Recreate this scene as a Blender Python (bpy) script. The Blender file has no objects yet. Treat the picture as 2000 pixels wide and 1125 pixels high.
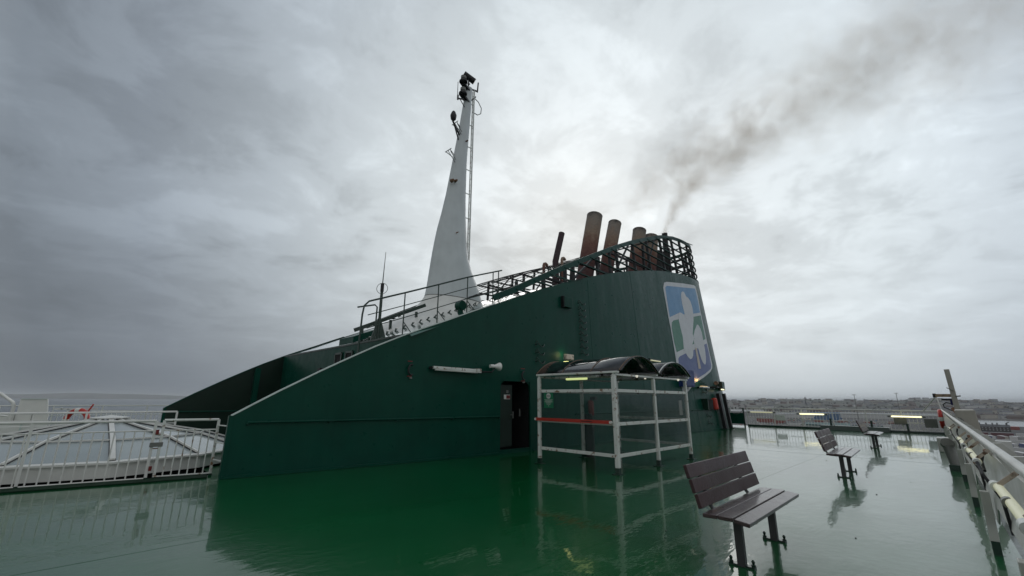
import bpy, bmesh, math, random
from mathutils import Vector, Matrix
random.seed(7)
# World axes are the ship's: +X along the deck, +Y inboard (away from the bulwark), Z up, deck at 0
sc = bpy.context.scene
COL = sc.collection
# ------------------------------------------------------------------ camera
P, R, Hc, q = math.radians(14.5), math.radians(0.42), 1.5, math.sqrt(.5)
fwd = Vector((q*math.cos(P), q*math.cos(P), math.sin(P)))
r0 = Vector((q, -q, 0)); u0 = r0.cross(fwd)
rt = r0*math.cos(R) + u0*math.sin(R); up = u0*math.cos(R) - r0*math.sin(R)
cd = bpy.data.cameras.new('camera'); cam = bpy.data.objects.new('camera', cd); COL.objects.link(cam)
cd.sensor_width = 36; cd.lens = 36*840/2000; cd.clip_start = .05; cd.clip_end = 60000
M4 = Matrix((rt, up, -fwd)).transposed().to_4x4(); M4.translation = (0, 0, Hc)
cam.matrix_world = M4
sc.camera = cam
# ------------------------------------------------------------------ light
sc.view_settings.view_transform = 'Standard'; sc.view_settings.look = 'None'
sc.view_settings.exposure = 0; sc.view_settings.gamma = 1
SUN_EL, SUN_AZ = math.radians(24), math.radians(36)      # azimuth from +X towards +Y
W = bpy.data.worlds.new("World"); sc.world = W; W.use_nodes = True
nt = W.node_tree; nt.nodes.clear()
def nd(nt, t, **k):
    n = nt.nodes.new(t)
    for a, b in k.items(): setattr(n, a, b)
    return n
def mth(nt, op, a, b=None, c=None, clamp=False):
    n = nd(nt, 'ShaderNodeMath', operation=op); n.use_clamp = clamp
    for i, v in enumerate((a, b, c)):
        if v is None: continue
        if isinstance(v, (int, float)): n.inputs[i].default_value = v
        else: nt.links.new(v, n.inputs[i])
    return n.outputs[0]
def ramp(nt, fac, stops, interp='LINEAR'):
    n = nd(nt, 'ShaderNodeValToRGB'); n.color_ramp.interpolation = interp
    e = n.color_ramp.elements
    while len(e) < len(stops): e.new(.5)
    for el, (p, c) in zip(e, stops):
        el.position = p; el.color = (c, c, c, 1) if isinstance(c, (int, float)) else tuple(c)+(1,)
    nt.links.new(fac, n.inputs[0]); return n.outputs[0]
def mixc(nt, f, a, b, mode='MIX'):
    n = nd(nt, 'ShaderNodeMix', data_type='RGBA', blend_type=mode)
    for i, v in ((0, f), (6, a), (7, b)):
        if isinstance(v, (int, float)): n.inputs[i].default_value = v if i == 0 else (v, v, v, 1)
        elif isinstance(v, tuple): n.inputs[i].default_value = v+(1,) if len(v) == 3 else v
        else: nt.links.new(v, n.inputs[i])
    return n.outputs[2]
def noise(nt, vec, scale, detail=4, rough=.55, dist=0, lac=2.0):
    n = nd(nt, 'ShaderNodeTexNoise'); n.inputs['Scale'].default_value = scale
    n.inputs['Detail'].default_value = detail; n.inputs['Roughness'].default_value = rough
    n.inputs['Distortion'].default_value = dist; n.inputs['Lacunarity'].default_value = lac
    if vec is not None: nt.links.new(vec, n.inputs['Vector'])
    return n.outputs[0]
sky = nd(nt, 'ShaderNodeTexSky', sky_type='NISHITA'); sky.sun_disc = False
sky.sun_elevation = SUN_EL; sky.sun_rotation = math.pi/2 - SUN_AZ
sky.air_density = 2; sky.dust_density = 5
tc = nd(nt, 'ShaderNodeTexCoord')
nrm = nd(nt, 'ShaderNodeVectorMath', operation='NORMALIZE'); nt.links.new(tc.outputs['Generated'], nrm.inputs[0])
D = nrm.outputs[0]
sx = nd(nt, 'ShaderNodeSeparateXYZ'); nt.links.new(D, sx.inputs[0])
bd = nd(nt, 'ShaderNodeVectorMath', operation='DOT_PRODUCT'); nt.links.new(D, bd.inputs[0])
B = Vector((math.cos(math.radians(33))*math.cos(math.radians(20)), math.sin(math.radians(33))*math.cos(math.radians(20)), math.sin(math.radians(20))))
bd.inputs[1].default_value = B
base = ramp(nt, bd.outputs['Value'], [(0, (.46, .48, .50)), (.30, (.34, .365, .39)), (.50, (.225, .262, .305)), (.62, (.30, .345, .40)), (.76, (.46, .515, .565)), (.88, (.64, .70, .735)), (.97, (.73, .785, .815)), (1, (.75, .805, .835))])
# cloud deck: direction projected on a plane overhead
den = mth(nt, 'ADD', mth(nt, 'MAXIMUM', sx.outputs[2], 0.0), .22)
cx = nd(nt, 'ShaderNodeCombineXYZ')
nt.links.new(mth(nt, 'DIVIDE', sx.outputs[0], den), cx.inputs[0]); nt.links.new(mth(nt, 'DIVIDE', sx.outputs[1], den), cx.inputs[1])
cx.inputs[2].default_value = 3.7
n1 = noise(nt, cx.outputs[0], .95, 7, .52, .5)
n2 = noise(nt, cx.outputs[0], 3.4, 8, .60, .35)
cl = mth(nt, 'ADD', mth(nt, 'MULTIPLY', n1, .56), mth(nt, 'MULTIPLY', n2, .44))
cl = ramp(nt, cl, [(.30, .56), (.42, .80), (.50, .98), (.58, 1.16), (.70, 1.34)], 'EASE')
rgt = mth(nt, 'MULTIPLY', lf0 := nd(nt, 'ShaderNodeVectorMath', operation='DOT_PRODUCT').outputs['Value'], 1.0)
nt.links.new(D, lf0.node.inputs[0]); lf0.node.inputs[1].default_value = (q, -q, 0)
base = mixc(nt, 1.0, base, ramp(nt, rgt, [(0, 1.0), (.35, 1.10), (.8, 1.38), (1, 1.45)]), 'MULTIPLY')
hz = ramp(nt, sx.outputs[2], [(0, .0), (.16, .55), (.34, 1.0)], 'EASE')      # low cloud is smoother
cl = mixc(nt, hz, 1.0, cl)
sky_c = mixc(nt, 1.0, base, cl, 'MULTIPLY')
low = ramp(nt, sx.outputs[2], [(0, .60), (.05, .66), (.20, .86), (.38, 1.0)])
lf = nd(nt, 'ShaderNodeVectorMath', operation='DOT_PRODUCT'); nt.links.new(D, lf.inputs[0]); lf.inputs[1].default_value = (-q, q, 0)
low = mixc(nt, ramp(nt, lf.outputs['Value'], [(.0, .60), (.45, 1.0)]), 1.0, low)
sky_c = mixc(nt, 1.0, sky_c, low, 'MULTIPLY')
# thin bright gap low on the horizon to the right
skd = mixc(nt, 1.0, sky.outputs[0], (.1, .1, .1), 'MULTIPLY')
fin = mixc(nt, .015, sky_c, skd)
bg = nd(nt, 'ShaderNodeBackground'); nt.links.new(fin, bg.inputs[0]); bg.inputs[1].default_value = 1.0
ow = nd(nt, 'ShaderNodeOutputWorld'); nt.links.new(bg.outputs[0], ow.inputs[0])
sl = bpy.data.lights.new('sun', 'SUN'); sl.energy = .5; sl.angle = math.radians(35); sl.color = (1, .97, .93)
so = bpy.data.objects.new('sun', sl); COL.objects.link(so)
sd = Vector((math.cos(SUN_AZ)*math.cos(SUN_EL), math.sin(SUN_AZ)*math.cos(SUN_EL), math.sin(SUN_EL)))
so.rotation_euler = (-sd).to_track_quat('-Z', 'Y').to_euler(); so.location = (0, 0, 60)

# ------------------------------------------------------------------ helpers
def V(*a): return Vector(a)
class MB:
    def __init__(s): s.v = []; s.f = []
    def add(s, vs, fs):
        o = len(s.v); s.v += [Vector(v) for v in vs]; s.f += [tuple(i+o for i in f) for f in fs]; return s
    def box(s, a, b):
        (x0, y0, z0), (x1, y1, z1) = a, b
        return s.add([(x0,y0,z0),(x1,y0,z0),(x1,y1,z0),(x0,y1,z0),(x0,y0,z1),(x1,y0,z1),(x1,y1,z1),(x0,y1,z1)],
              [(0,3,2,1),(4,5,6,7),(0,1,5,4),(1,2,6,5),(2,3,7,6),(3,0,4,7)])
    def bar(s, p, r, w, h, upv=(0, 0, 1)):
        p, r = Vector(p), Vector(r); d = (r-p).normalized(); upv = Vector(upv)
        if abs(d.dot(upv)) > .98: upv = V(1, 0, 0)
        x = d.cross(upv).normalized(); y = x.cross(d)
        c = [(-w/2, -h/2), (w/2, -h/2), (w/2, h/2), (-w/2, h/2)]
        return s.add([p+x*a+y*b for a, b in c]+[r+x*a+y*b for a, b in c], [(3,2,1,0),(4,5,6,7),(0,1,5,4),(1,2,6,5),(2,3,7,6),(3,0,4,7)])
    def tube(s, p, r, a, b=None, n=8, caps=True): return s.path([p, r], [a, a if b is None else b], n, caps)
    def path(s, pts, rad, n=8, caps=True):
        pts = [Vector(p) for p in pts]
        if isinstance(rad, (int, float)): rad = [rad]*len(pts)
        o = len(s.v); px = None
        for i, p in enumerate(pts):
            d = (pts[min(i+1, len(pts)-1)]-pts[max(i-1, 0)]).normalized()
            if px is None:
                px = d.cross(V(0, 0, 1)) if abs(d.z) < .95 else d.cross(V(1, 0, 0))
            px = (px - d*px.dot(d)).normalized(); py = d.cross(px)
            for k in range(n):
                t = 2*math.pi*k/n; s.v.append(p+px*math.cos(t)*rad[i]+py*math.sin(t)*rad[i])
        for i in range(len(pts)-1):
            for k in range(n):
                a, b = o+i*n+k, o+i*n+(k+1) % n; s.f.append((a, b, b+n, a+n))
        if caps: s.f.append(tuple(o+k for k in range(n))[::-1]); s.f.append(tuple(o+(len(pts)-1)*n+k for k in range(n)))
        return s
    def prism(s, poly, ext):            # poly: 3D points, ext: offset vector
        n = len(poly); poly = [Vector(p) for p in poly]; e = Vector(ext)
        return s.add(poly+[p+e for p in poly], [tuple(range(n))[::-1], tuple(range(n, 2*n))]+[(i, (i+1) % n, (i+1) % n+n, i+n) for i in range(n)])
    def loft(s, rings, caps=True):
        o = len(s.v); n = len(rings[0])
        for r_ in rings: s.v += [Vector(p) for p in r_]
        for i in range(len(rings)-1):
            for k in range(n):
                a, b = o+i*n+k, o+i*n+(k+1) % n; s.f.append((a, b, b+n, a+n))
        if caps: s.f.append(tuple(o+k for k in range(n))[::-1]); s.f.append(tuple(o+(len(rings)-1)*n+k for k in range(n)))
        return s
    def xf(s, M): s.v = [M @ v for v in s.v]; return s
    def build(s, name, mat, parent=None, label=None, smooth=False, bevel=0, solid=0, kind=None):
        me = bpy.data.meshes.new(name); off = Vector((0, 0, 0)); pp = parent
        while pp is not None: off += pp.location; pp = pp.parent
        me.from_pydata([v-off for v in s.v], [], s.f); me.update()
        bm = bmesh.new(); bm.from_mesh(me); bmesh.ops.recalc_face_normals(bm, faces=bm.faces); bm.to_mesh(me); bm.free()
        mats = mat if isinstance(mat, (list, tuple)) else [mat]
        for m in mats: me.materials.append(m)
        if smooth:
            me.polygons.foreach_set('use_smooth', [True]*len(me.polygons))
            try: me.set_sharp_from_angle(angle=math.radians(40))
            except Exception: pass
        o = bpy.data.objects.new(name, me); COL.objects.link(o)
        if parent is not None: o.parent = parent
        if solid: md = o.modifiers.new('s', 'SOLIDIFY'); md.thickness = solid; md.offset = 0
        if bevel:
            md = o.modifiers.new('b', 'BEVEL'); md.width = bevel; md.segments = 2; md.limit_method = 'ANGLE'
        if label: o['label'] = label
        if kind: o['kind'] = kind
        return o
def thing(name, label, cat, loc=(0, 0, 0), group=None):
    o = bpy.data.objects.new(name, None); COL.objects.link(o); o.location = loc; o.empty_display_size = .1
    return tag(o, label, cat, group)
def tag(o, label, cat, group=None):
    o['label'] = label; o['category'] = cat
    if group: o['group'] = group
    return o
def struct(name, mb, mat, **k): return mb.build(name, mat, kind='structure', **k)
def copy_tree(o, parent=None):
    c = o.copy(); COL.objects.link(c)
    if parent is not None: c.parent = parent
    for ch in list(o.children): copy_tree(ch, c)
    return c
def lerp(x, tb):
    if x <= tb[0][0]: return tb[0][1]
    for (a, b), (c, d) in zip(tb, tb[1:]):
        if x <= c: return b+(d-b)*(x-a)/(c-a)
    return tb[-1][1]

# ------------------------------------------------------------------ materials
MATS = {}
def paint(name, col, rough=.4, var=.12, rust=0, coat=0, bump=.02, bscale=30, streak=0, metal=0, spec=.5, dirt=(.10, .055, .03), wave=0, crough=.08):
    m = bpy.data.materials.new(name); m.use_nodes = True; t = m.node_tree; b = t.nodes['Principled BSDF']
    g = nd(t, 'ShaderNodeNewGeometry').outputs['Position']
    n = noise(t, g, 1.7, 5, .6)
    v = ramp(t, n, [(.3, 1-var), (.7, 1+var)])
    c = mixc(t, 1.0, col, v, 'MULTIPLY')
    if streak:
        mp = nd(t, 'ShaderNodeMapping'); mp.inputs['Scale'].default_value = (3.2, 3.2, .22); t.links.new(g, mp.inputs[0])
        sn = ramp(t, noise(t, mp.outputs[0], 1.6, 6, .65), [(.42, 0), (.72, streak)])
        c = mixc(t, sn, c, tuple(min(1, x*1.35+.012) for x in col))
    if rust:
        rn = ramp(t, noise(t, g, 7, 6, .7), [(.60-rust*.25, 0), (.66-rust*.2, 1)])
        c = mixc(t, rn, c, dirt)
    t.links.new(c, b.inputs['Base Color'])
    rr = ramp(t, noise(t, g, 4.3, 4, .6), [(.3, max(0, rough-.08)), (.7, min(1, rough+.1))])
    t.links.new(rr, b.inputs['Roughness'])
    b.inputs['Metallic'].default_value = metal; b.inputs['Specular IOR Level'].default_value = spec
    if coat: b.inputs['Coat Weight'].default_value = coat; b.inputs['Coat Roughness'].default_value = crough
    bp = nd(t, 'ShaderNodeBump'); bp.inputs['Strength'].default_value = 1; bp.inputs['Distance'].default_value = bump*.05
    t.links.new(noise(t, g, bscale, 3), bp.inputs['Height'])
    last = bp
    if wave:
        mp = nd(t, 'ShaderNodeMapping'); mp.inputs['Scale'].default_value = (1, 1, .35); t.links.new(g, mp.inputs[0])
        b2 = nd(t, 'ShaderNodeBump'); b2.inputs['Strength'].default_value = 1; b2.inputs['Distance'].default_value = wave
        t.links.new(noise(t, mp.outputs[0], .9, 2, .45), b2.inputs['Height']); t.links.new(bp.outputs[0], b2.inputs['Normal']); last = b2
    t.links.new(last.outputs[0], b.inputs['Normal'])
    MATS[name] = m; return m
def emit(name, col, st):
    m = bpy.data.materials.new(name); m.use_nodes = True; b = m.node_tree.nodes['Principled BSDF']
    b.inputs['Base Color'].default_value = (.6, .6, .5, 1); b.inputs['Emission Color'].default_value = tuple(col)+(1,); b.inputs['Emission Strength'].default_value = st
    return m
GREEN = (.0002, .050, .032)
casing_m = paint('green_casing_paint', GREEN, .34, .12, coat=.05, wave=.045, streak=.16, bump=.02, crough=.30, spec=.15)
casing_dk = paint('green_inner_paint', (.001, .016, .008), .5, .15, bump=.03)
lip_m = paint('worn_pale_edge_paint', (.58, .66, .62), .4, .2)
roof_m = paint('wet_roof_paint', (.05, .13, .10), .16, .25, coat=1, bump=.06, bscale=9, crough=.05)
white_m = paint('white_ship_paint', (.70, .70, .66), .35, .08, bump=.02)
mast_m = paint('mast_grey_white_paint', (.55, .59, .59), .4, .07, bump=.01, rust=.0, streak=.15)
whiter_m = paint('rusty_white_paint', (.66, .68, .64), .4, .10, rust=.16, dirt=(.22, .13, .07))
bul_m = paint('bulwark_paint', (.50, .50, .46), .35, .10, streak=.2)
dkgreen_m = paint('dark_green_steel', (.004, .028, .016), .35, .2, coat=.3)
cage_m = paint('green_cage_steel', (.003, .050, .036), .45, .2, spec=.2)
black_m = paint('black_sooty_backlit_steel', (.010, .010, .011), .5, .3)  # black also paints in the backlit darkness of the cage bars
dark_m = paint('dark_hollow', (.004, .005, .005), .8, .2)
red_m = paint('red_paint', (.42, .035, .02), .4, .15)
orange_m = paint('buoy_red', (.50, .03, .02), .45, .1)
blue_m = paint('blue_paint', (.01, .035, .16), .4, .15)
grey_m = paint('grey_steel', (.16, .165, .15), .45, .15)
beige_m = paint('beige_paint', (.36, .34, .29), .5, .1, streak=.2)
slat_m = paint('dark_wood_composite_slat', (.050, .023, .025), .38, .25, coat=.15, bump=.10, bscale=60, crough=.2, spec=.3)
seat_m = paint('rain_wet_seat_slat', (.062, .030, .030), .34, .25, coat=.7, bump=.6, bscale=70, crough=.14)
post_m = paint('grey_bench_post', (.05, .047, .05), .4, .2, coat=.2)
redtape_m = paint('red_tape', (.16, .012, .010), .5, .1)
glass_pan = paint('skylight_pale_glass', (.30, .345, .345), .18, .06, coat=.6, bump=.004)
rubber_m = paint('black_cable', (.012, .012, .014), .5, .1)
# pipe: brown rust low, tan-grey high
def pipe_mat(name, z0, z1, soot=False):
    m = paint(name, (.10, .07, .06), .7, .2, bump=.15, bscale=12); t = m.node_tree; b = t.nodes['Principled BSDF']
    g = nd(t, 'ShaderNodeNewGeometry').outputs['Position']; s = nd(t, 'ShaderNodeSeparateXYZ'); t.links.new(g, s.inputs[0])
    h = mth(t, 'DIVIDE', mth(t, 'SUBTRACT', s.outputs[2], z0), z1-z0)
    h = mth(t, 'ADD', h, mth(t, 'MULTIPLY', mth(t, 'SUBTRACT', noise(t, g, 2.4, 6, .7), .5), .5))
    st = [(0, (.07, .028, .026)), (.30, (.12, .045, .038)), (.50, (.21, .095, .065)), (.66, (.32, .225, .16)), (.88, (.30, .26, .22)), (.95, (.16, .14, .12)), (1, (.03, .028, .026))]
    c = ramp(t, h, st); sp = ramp(t, noise(t, g, 14, 5, .7), [(.4, .75), (.7, 1.15)])
    t.links.new(mixc(t, 1.0, c, sp, 'MULTIPLY'), b.inputs['Base Color']); return m
# deck: green paint under a film of rain water
deck_m = bpy.data.materials.new('wet_green_deck_paint'); deck_m.use_nodes = True
t = deck_m.node_tree; b = t.nodes['Principled BSDF']; g = nd(t, 'ShaderNodeNewGeometry').outputs['Position']
c = ramp(t, noise(t, g, .55, 6, .6), [(.3, (.0004, .068, .018)), (.7, (.001, .092, .025))])
wear = ramp(t, noise(t, g, 3.1, 7, .7), [(.56, 0), (.74, .22)])
c = mixc(t, wear, c, (.02, .09, .045))
rst = ramp(t, noise(t, g, .42, 8, .72, .6), [(.66, 0), (.74, .22)])
c = mixc(t, rst, c, (.07, .04, .02))
t.links.new(c, b.inputs['Base Color'])
b.inputs['Roughness'].default_value = .22; b.inputs['IOR'].default_value = 1.5
b.inputs['Coat Weight'].default_value = .72; b.inputs['Coat IOR'].default_value = 1.33; b.inputs['Specular IOR Level'].default_value = .10
t.links.new(ramp(t, noise(t, g, .8, 5, .6), [(.35, .005), (.64, .015), (.78, .09)]), b.inputs['Coat Roughness'])
mp = nd(t, 'ShaderNodeMapping'); mp.inputs['Rotation'].default_value = (0, 0, math.radians(-45)); mp.inputs['Scale'].default_value = (.55, 1.9, 1); t.links.new(g, mp.inputs[0])
rip = mth(t, 'ADD', mth(t, 'MULTIPLY', noise(t, mp.outputs[0], 1.3, 3, .55, .6), .0065), mth(t, 'MULTIPLY', noise(t, mp.outputs[0], 5.5, 3, .6, .3), .0016))
msk = ramp(t, noise(t, g, .5, 3, .5), [(.38, .35), (.62, 1.0)])
bp = nd(t, 'ShaderNodeBump'); bp.inputs['Strength'].default_value = 1; bp.inputs['Distance'].default_value = 1
t.links.new(mth(t, 'MULTIPLY', rip, msk), bp.inputs['Height']); t.links.new(bp.outputs[0], b.inputs['Coat Normal'])
b2 = nd(t, 'ShaderNodeBump'); b2.inputs['Distance'].default_value = .004; t.links.new(noise(t, g, 9, 4), b2.inputs['Height']); t.links.new(bp.outputs[0], b2.inputs['Normal']); t.links.new(b2.outputs[0], b.inputs['Normal'])
# glass and smoked acrylic
def glassy(name, tint, alpha, rough=.05):
    m = bpy.data.materials.new(name); m.use_nodes = True; t = m.node_tree; b = t.nodes['Principled BSDF']; g = nd(t, 'ShaderNodeNewGeometry').outputs['Position']
    b.inputs['Base Color'].default_value = tuple(tint)+(1,); b.inputs['Roughness'].default_value = rough; b.inputs['Coat Weight'].default_value = .5
    mp = nd(t, 'ShaderNodeMapping'); mp.inputs['Scale'].default_value = (4, 4, .6); t.links.new(g, mp.inputs[0])
    a = ramp(t, noise(t, mp.outputs[0], 2.2, 6, .65), [(.3, max(0, alpha-.08)), (.7, min(1, alpha+.1))]); t.links.new(a, b.inputs['Alpha'])
    return m
pane_m = glassy('rain_dulled_glass', (.045, .085, .078), .24, .12)
acry_m = glassy('smoked_acrylic', (.006, .007, .009), .93, .06)

# ------------------------------------------------------------------ casing shell surface
UC, A_, N_, VC, VB = 24.0, 5.8, 3.4, 14.2, 9.25
_pts = []
for i in range(1601):
    a = i/1600*math.pi; cc, dd = math.sin(a), math.cos(a)
    _pts.append((UC+A_*abs(cc)**(2/N_), VC-(VC-VB)*math.copysign(abs(dd)**(2/N_), dd)))
_L = [0]
for a, c in zip(_pts, _pts[1:]): _L.append(_L[-1]+math.dist(a, c))
NOSE = _L[-1]
import bisect
def sbase(s):
    if s <= UC:
        T_ = [(0, 10.32), (2.33, 10.05), (4.9, 9.75), (8.87, 9.28), (11, 9.22), (UC+3, VB)]
        return V(s, sum(lerp(s+d_*.25, T_) for d_ in range(-6, 7))/13, 0)
    if s >= UC+NOSE: return V(UC-(s-UC-NOSE), 2*VC-sbase(UC-(s-UC-NOSE)).y, 0)
    i = min(max(bisect.bisect(_L, s-UC)-1, 0), len(_L)-2); f = (s-UC-_L[i])/max(1e-9, _L[i+1]-_L[i])
    return V(_pts[i][0]+(_pts[i+1][0]-_pts[i][0])*f, _pts[i][1]+(_pts[i+1][1]-_pts[i][1])*f, 0)
def snorm(s):
    d = (sbase(s+.08)-sbase(s-.08)).normalized(); return V(-d.y, d.x, 0)      # inboard
SEND = UC+NOSE+(UC-2.33)
def mir(s): return s if s <= UC+NOSE/2 else 2*UC+NOSE-s
def sk(s): return lerp(mir(s), [(9, 0), (20, .085), (24, .10), (90, .10)])
def SP(s, z, off=0):
    n = snorm(s); return sbase(s)+n*(sk(s)*z-off)+V(0, 0, z)
ZT = [(2.33, 1.14), (3, 1.56), (4, 2.14), (5, 2.68), (6, 3.16), (7, 3.58), (8, 4.02), (9, 4.44), (10, 4.86), (12, 5.62), (14, 6.3), (16, 6.92), (18, 7.46), (20, 7.96), (22, 8.36), (24, 8.64), (25, 8.72), (26, 8.77), (28, 8.86), (60, 8.9)]
ZR = [(8.6, 4.46), (9, 4.66), (10, 5.18), (12, 6.18), (14, 7.12), (16, 8.06), (18, 8.92), (20, 9.7), (22, 10.44), (24, 10.94), (25, 11.08), (26, 11.15), (28, 11.3), (60, 11.4)]
def zt(s): return lerp(mir(s), ZT)
def zr(s): return lerp(mir(s), ZR)
casing = thing('funnel_casing', 'huge dark green steel funnel casing with sloping wing walls and an open cage', 'funnel casing', (15, 14.2, 0))
def shell_grid(ss, z0f, z1f, nz=14, th=.05):
    mb = MB(); n = len(ss); w_ = nz+1
    def P_(i, k, o): s = ss[i]; return SP(s, z0f(s)+(z1f(s)-z0f(s))*k/nz, o)
    for o in (th/2, -th/2):
        mb.add([P_(i, k, o) for i in range(n) for k in range(w_)], [(i*w_+k, (i+1)*w_+k, (i+1)*w_+k+1, i*w_+k+1) for i in range(n-1) for k in range(nz)])
    for k in (0, nz): mb.add([P_(i, k, o) for i in range(n) for o in (th/2, -th/2)], [(2*i, 2*i+1, 2*i+3, 2*i+2) for i in range(n-1)])
    for i in (0, n-1): mb.add([P_(i, k, o) for k in range(w_) for o in (th/2, -th/2)], [(2*k, 2*k+1, 2*k+3, 2*k+2) for k in range(nz)])
    return mb
D0, D1, DZ = 8.86, 10.06, 2.02
def rng(a, b, st): n = max(1, round((b-a)/st)); return [a+(b-a)*i/n for i in range(n+1)]
w = shell_grid(rng(2.33, D0, .5), lambda s: 0, zt)
w2 = shell_grid(rng(D0, D1, .2), lambda s: DZ, zt); w3 = shell_grid(rng(D1, UC, .5), lambda s: 0, zt)
w.add(w2.v, w2.f); w.add(w3.v, w3.f)
near = w.build('side_wall', casing_m, casing, smooth=True)
# rounded upper corners of the door opening and its sill
for s0, sg in ((D0, 1), (D1, -1)):
    fm = MB()
    pts = [SP(s0, DZ)]+[SP(s0+sg*(.22-.22*math.sin(a*math.pi/12)), DZ-.22+.22*math.cos(a*math.pi/12)) for a in range(7)]
    fm.prism(pts, (0, .05, 0)); fm.build('door_corner', casing_m, casing)
MB().bar(SP(D0, .05, -.02), SP(D1, .05, -.02), .05, .12).build('door_sill', casing_m, casing)
nose = shell_grid(rng(UC, UC+NOSE, .35), lambda s: 0, zt); nose.build('funnel_end', casing_m, casing, smooth=True)
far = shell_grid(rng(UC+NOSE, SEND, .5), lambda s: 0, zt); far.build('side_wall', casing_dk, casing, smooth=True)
# pale capping strip on the wing edges
for a, b_, nm in ((2.33, 8.6, 1), (SEND-6.0, SEND, 0)):
    m_ = MB(); ss = rng(a, b_, .4)
    for s1, s2 in zip(ss, ss[1:]): m_.bar(SP(s1, zt(s1)+.012), SP(s2, zt(s2)+.012), .075, .028)
    m_.build('edge_strip', lip_m if nm else casing_m, casing)
# end posts of the wings
e = MB().bar(SP(2.33, 0), SP(2.33, 1.15), .08, .08); e.build('end_post', casing_m, casing)
e = MB().bar(SP(SEND, 0), SP(SEND, 1.15), .08, .08); e.build('end_post', casing_m, casing)
# roof plate between the wings, bulkhead facing the skylight
def rz(u): return lerp(u, ZT)-.02
m_ = MB(); us = rng(5.9, 13.2, .5)
m_.loft([[(u_, 9.42+(.15 if u_ < 8 else -.1), rz(u_)), (u_, 18.98-(.15 if u_ < 8 else -.1), rz(u_)), (u_, 18.9, rz(u_)-.06), (u_, 9.5, rz(u_)-.06)] for u_ in us])
m_.build('roof_plate', roof_m, casing)
MB().box((5.86, 9.66, 0), (5.90, 18.74, rz(5.9)-.03)).build('bulkhead', casing_m, casing)
MB().bar((5.87, 9.6, rz(5.9)), (5.87, 18.8, rz(5.9)), .05, .05).build('bulkhead_edge', dkgreen_m, casing)
for v0, v1 in ((12.6, 13.05), (13.35, 13.8)):
    fr = MB().bar((5.84, v0, .9), (5.84, v0, 2.86), .06, .06).bar((5.84, v1, .9), (5.84, v1, 2.86), .06, .06).bar((5.84, v0, 2.86), (5.84, v1, 2.86), .06, .06).build('vent_opening', dkgreen_m, casing)
    MB().box((5.83, v0+.03, .9), (5.85, v1-.03, 2.83)).build('opening_shade_sheet', dark_m, fr)  # dark sheet stands in for the shade inside the opening
MB().box((5.70, 14.6, 2.2), (5.85, 14.8, 2.45)).build('junction_box', black_m, casing)
MB().tube((5.8, 15.1, .8), (5.8, 15.1, 2.2), .05).build('vent_pipe', grey_m, casing)
MB().tube((5.8, 16.3, .8), (5.8, 16.3, 2.0), .04).build('vent_pipe', grey_m, casing)
for sx_ in (4.85,):
    MB().box((sx_, 18.42, 0), (sx_+.16, 18.62, lerp(sx_, ZT)-.03)).build('wall_stiffener', casing_m, casing)
MB().path([(2.6, 18.3, 1.02), (4.7, 18.42, 1.02)], .02).build('grab_rail', casing_m, casing)
# long hand rail on the outside of the near wall
m_ = MB(); ss = rng(2.62, 8.8, .5); m_.path([SP(s, 1.02, .08) for s in ss], .022)
for s in ss[::3]: m_.bar(SP(s, .97, .0), SP(s, 1.0, .09), .03, .03)
m_.build('hand_rail', casing_m, casing, smooth=True)
m_ = MB(); ss = rng(12.3, 26.2, .6); m_.path([SP(s, 1.04, .08) for s in ss], .022)
for s in ss[::4]: m_.bar(SP(s, .99, .0), SP(s, 1.02, .09), .03, .03)
m_.build('hand_rail', casing_m, casing, smooth=True)
for ss in (rng(2.33, 8.8, .6), rng(D1+.1, 27, .6)):
    m_ = MB()
    for a, b_ in zip(ss, ss[1:]): m_.bar(SP(a, .03, .03), SP(b_, .03, .03), .05, .05)
    m_.build('weld_skirt', casing_m, casing)
# door recess
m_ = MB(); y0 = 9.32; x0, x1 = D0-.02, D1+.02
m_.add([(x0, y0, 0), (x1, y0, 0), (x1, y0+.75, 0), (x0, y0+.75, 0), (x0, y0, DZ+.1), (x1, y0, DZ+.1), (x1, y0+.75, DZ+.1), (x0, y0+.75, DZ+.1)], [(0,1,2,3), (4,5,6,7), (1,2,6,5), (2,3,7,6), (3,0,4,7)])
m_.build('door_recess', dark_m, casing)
dr = MB().box((D0+.02, y0+.12, .16), (D0+.62, y0+.17, DZ-.1)).build('door', casing_dk, casing, bevel=.01)
MB().box((D0+.27, y0+.108, 1.50), (D0+.52, y0+.118, 1.63)).build('door_sign', white_m, dr)
MB().box((D0+.36, y0+.10, 1.515), (D0+.51, y0+.106, 1.615)).build('door_sign_panel', redtape_m, dr)
MB().box((D0+.36, y0+.108, 1.68), (D0+.45, y0+.118, 1.76)).build('door_notice', grey_m, dr)
MB().tube((D0+.56, y0+.02, .95), (D0+.56, y0+.02, 1.15), .015).bar((D0+.56, y0+.02, 1.05), (D0+.56, y0+.13, 1.05), .02, .02).build('door_handle', grey_m, dr)
MB().box((D1-.28, y0+.10, 1.0), (D1-.25, y0+.12, 1.22)).build('door_clip', grey_m, casing)
# plate joints: thin raised vertical seams
for s in (13.6, 17.4, 22.6, 25.6, 27.2):
    m_ = MB(); zs = rng(.1, zt(s)-.05, .8)
    for a, b_ in zip(zs, zs[1:]): m_.bar(SP(s, a, .027), SP(s, b_, .027), .02, .006, snorm(s))
    m_.build('plate_seam', casing_m, casing)
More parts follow.
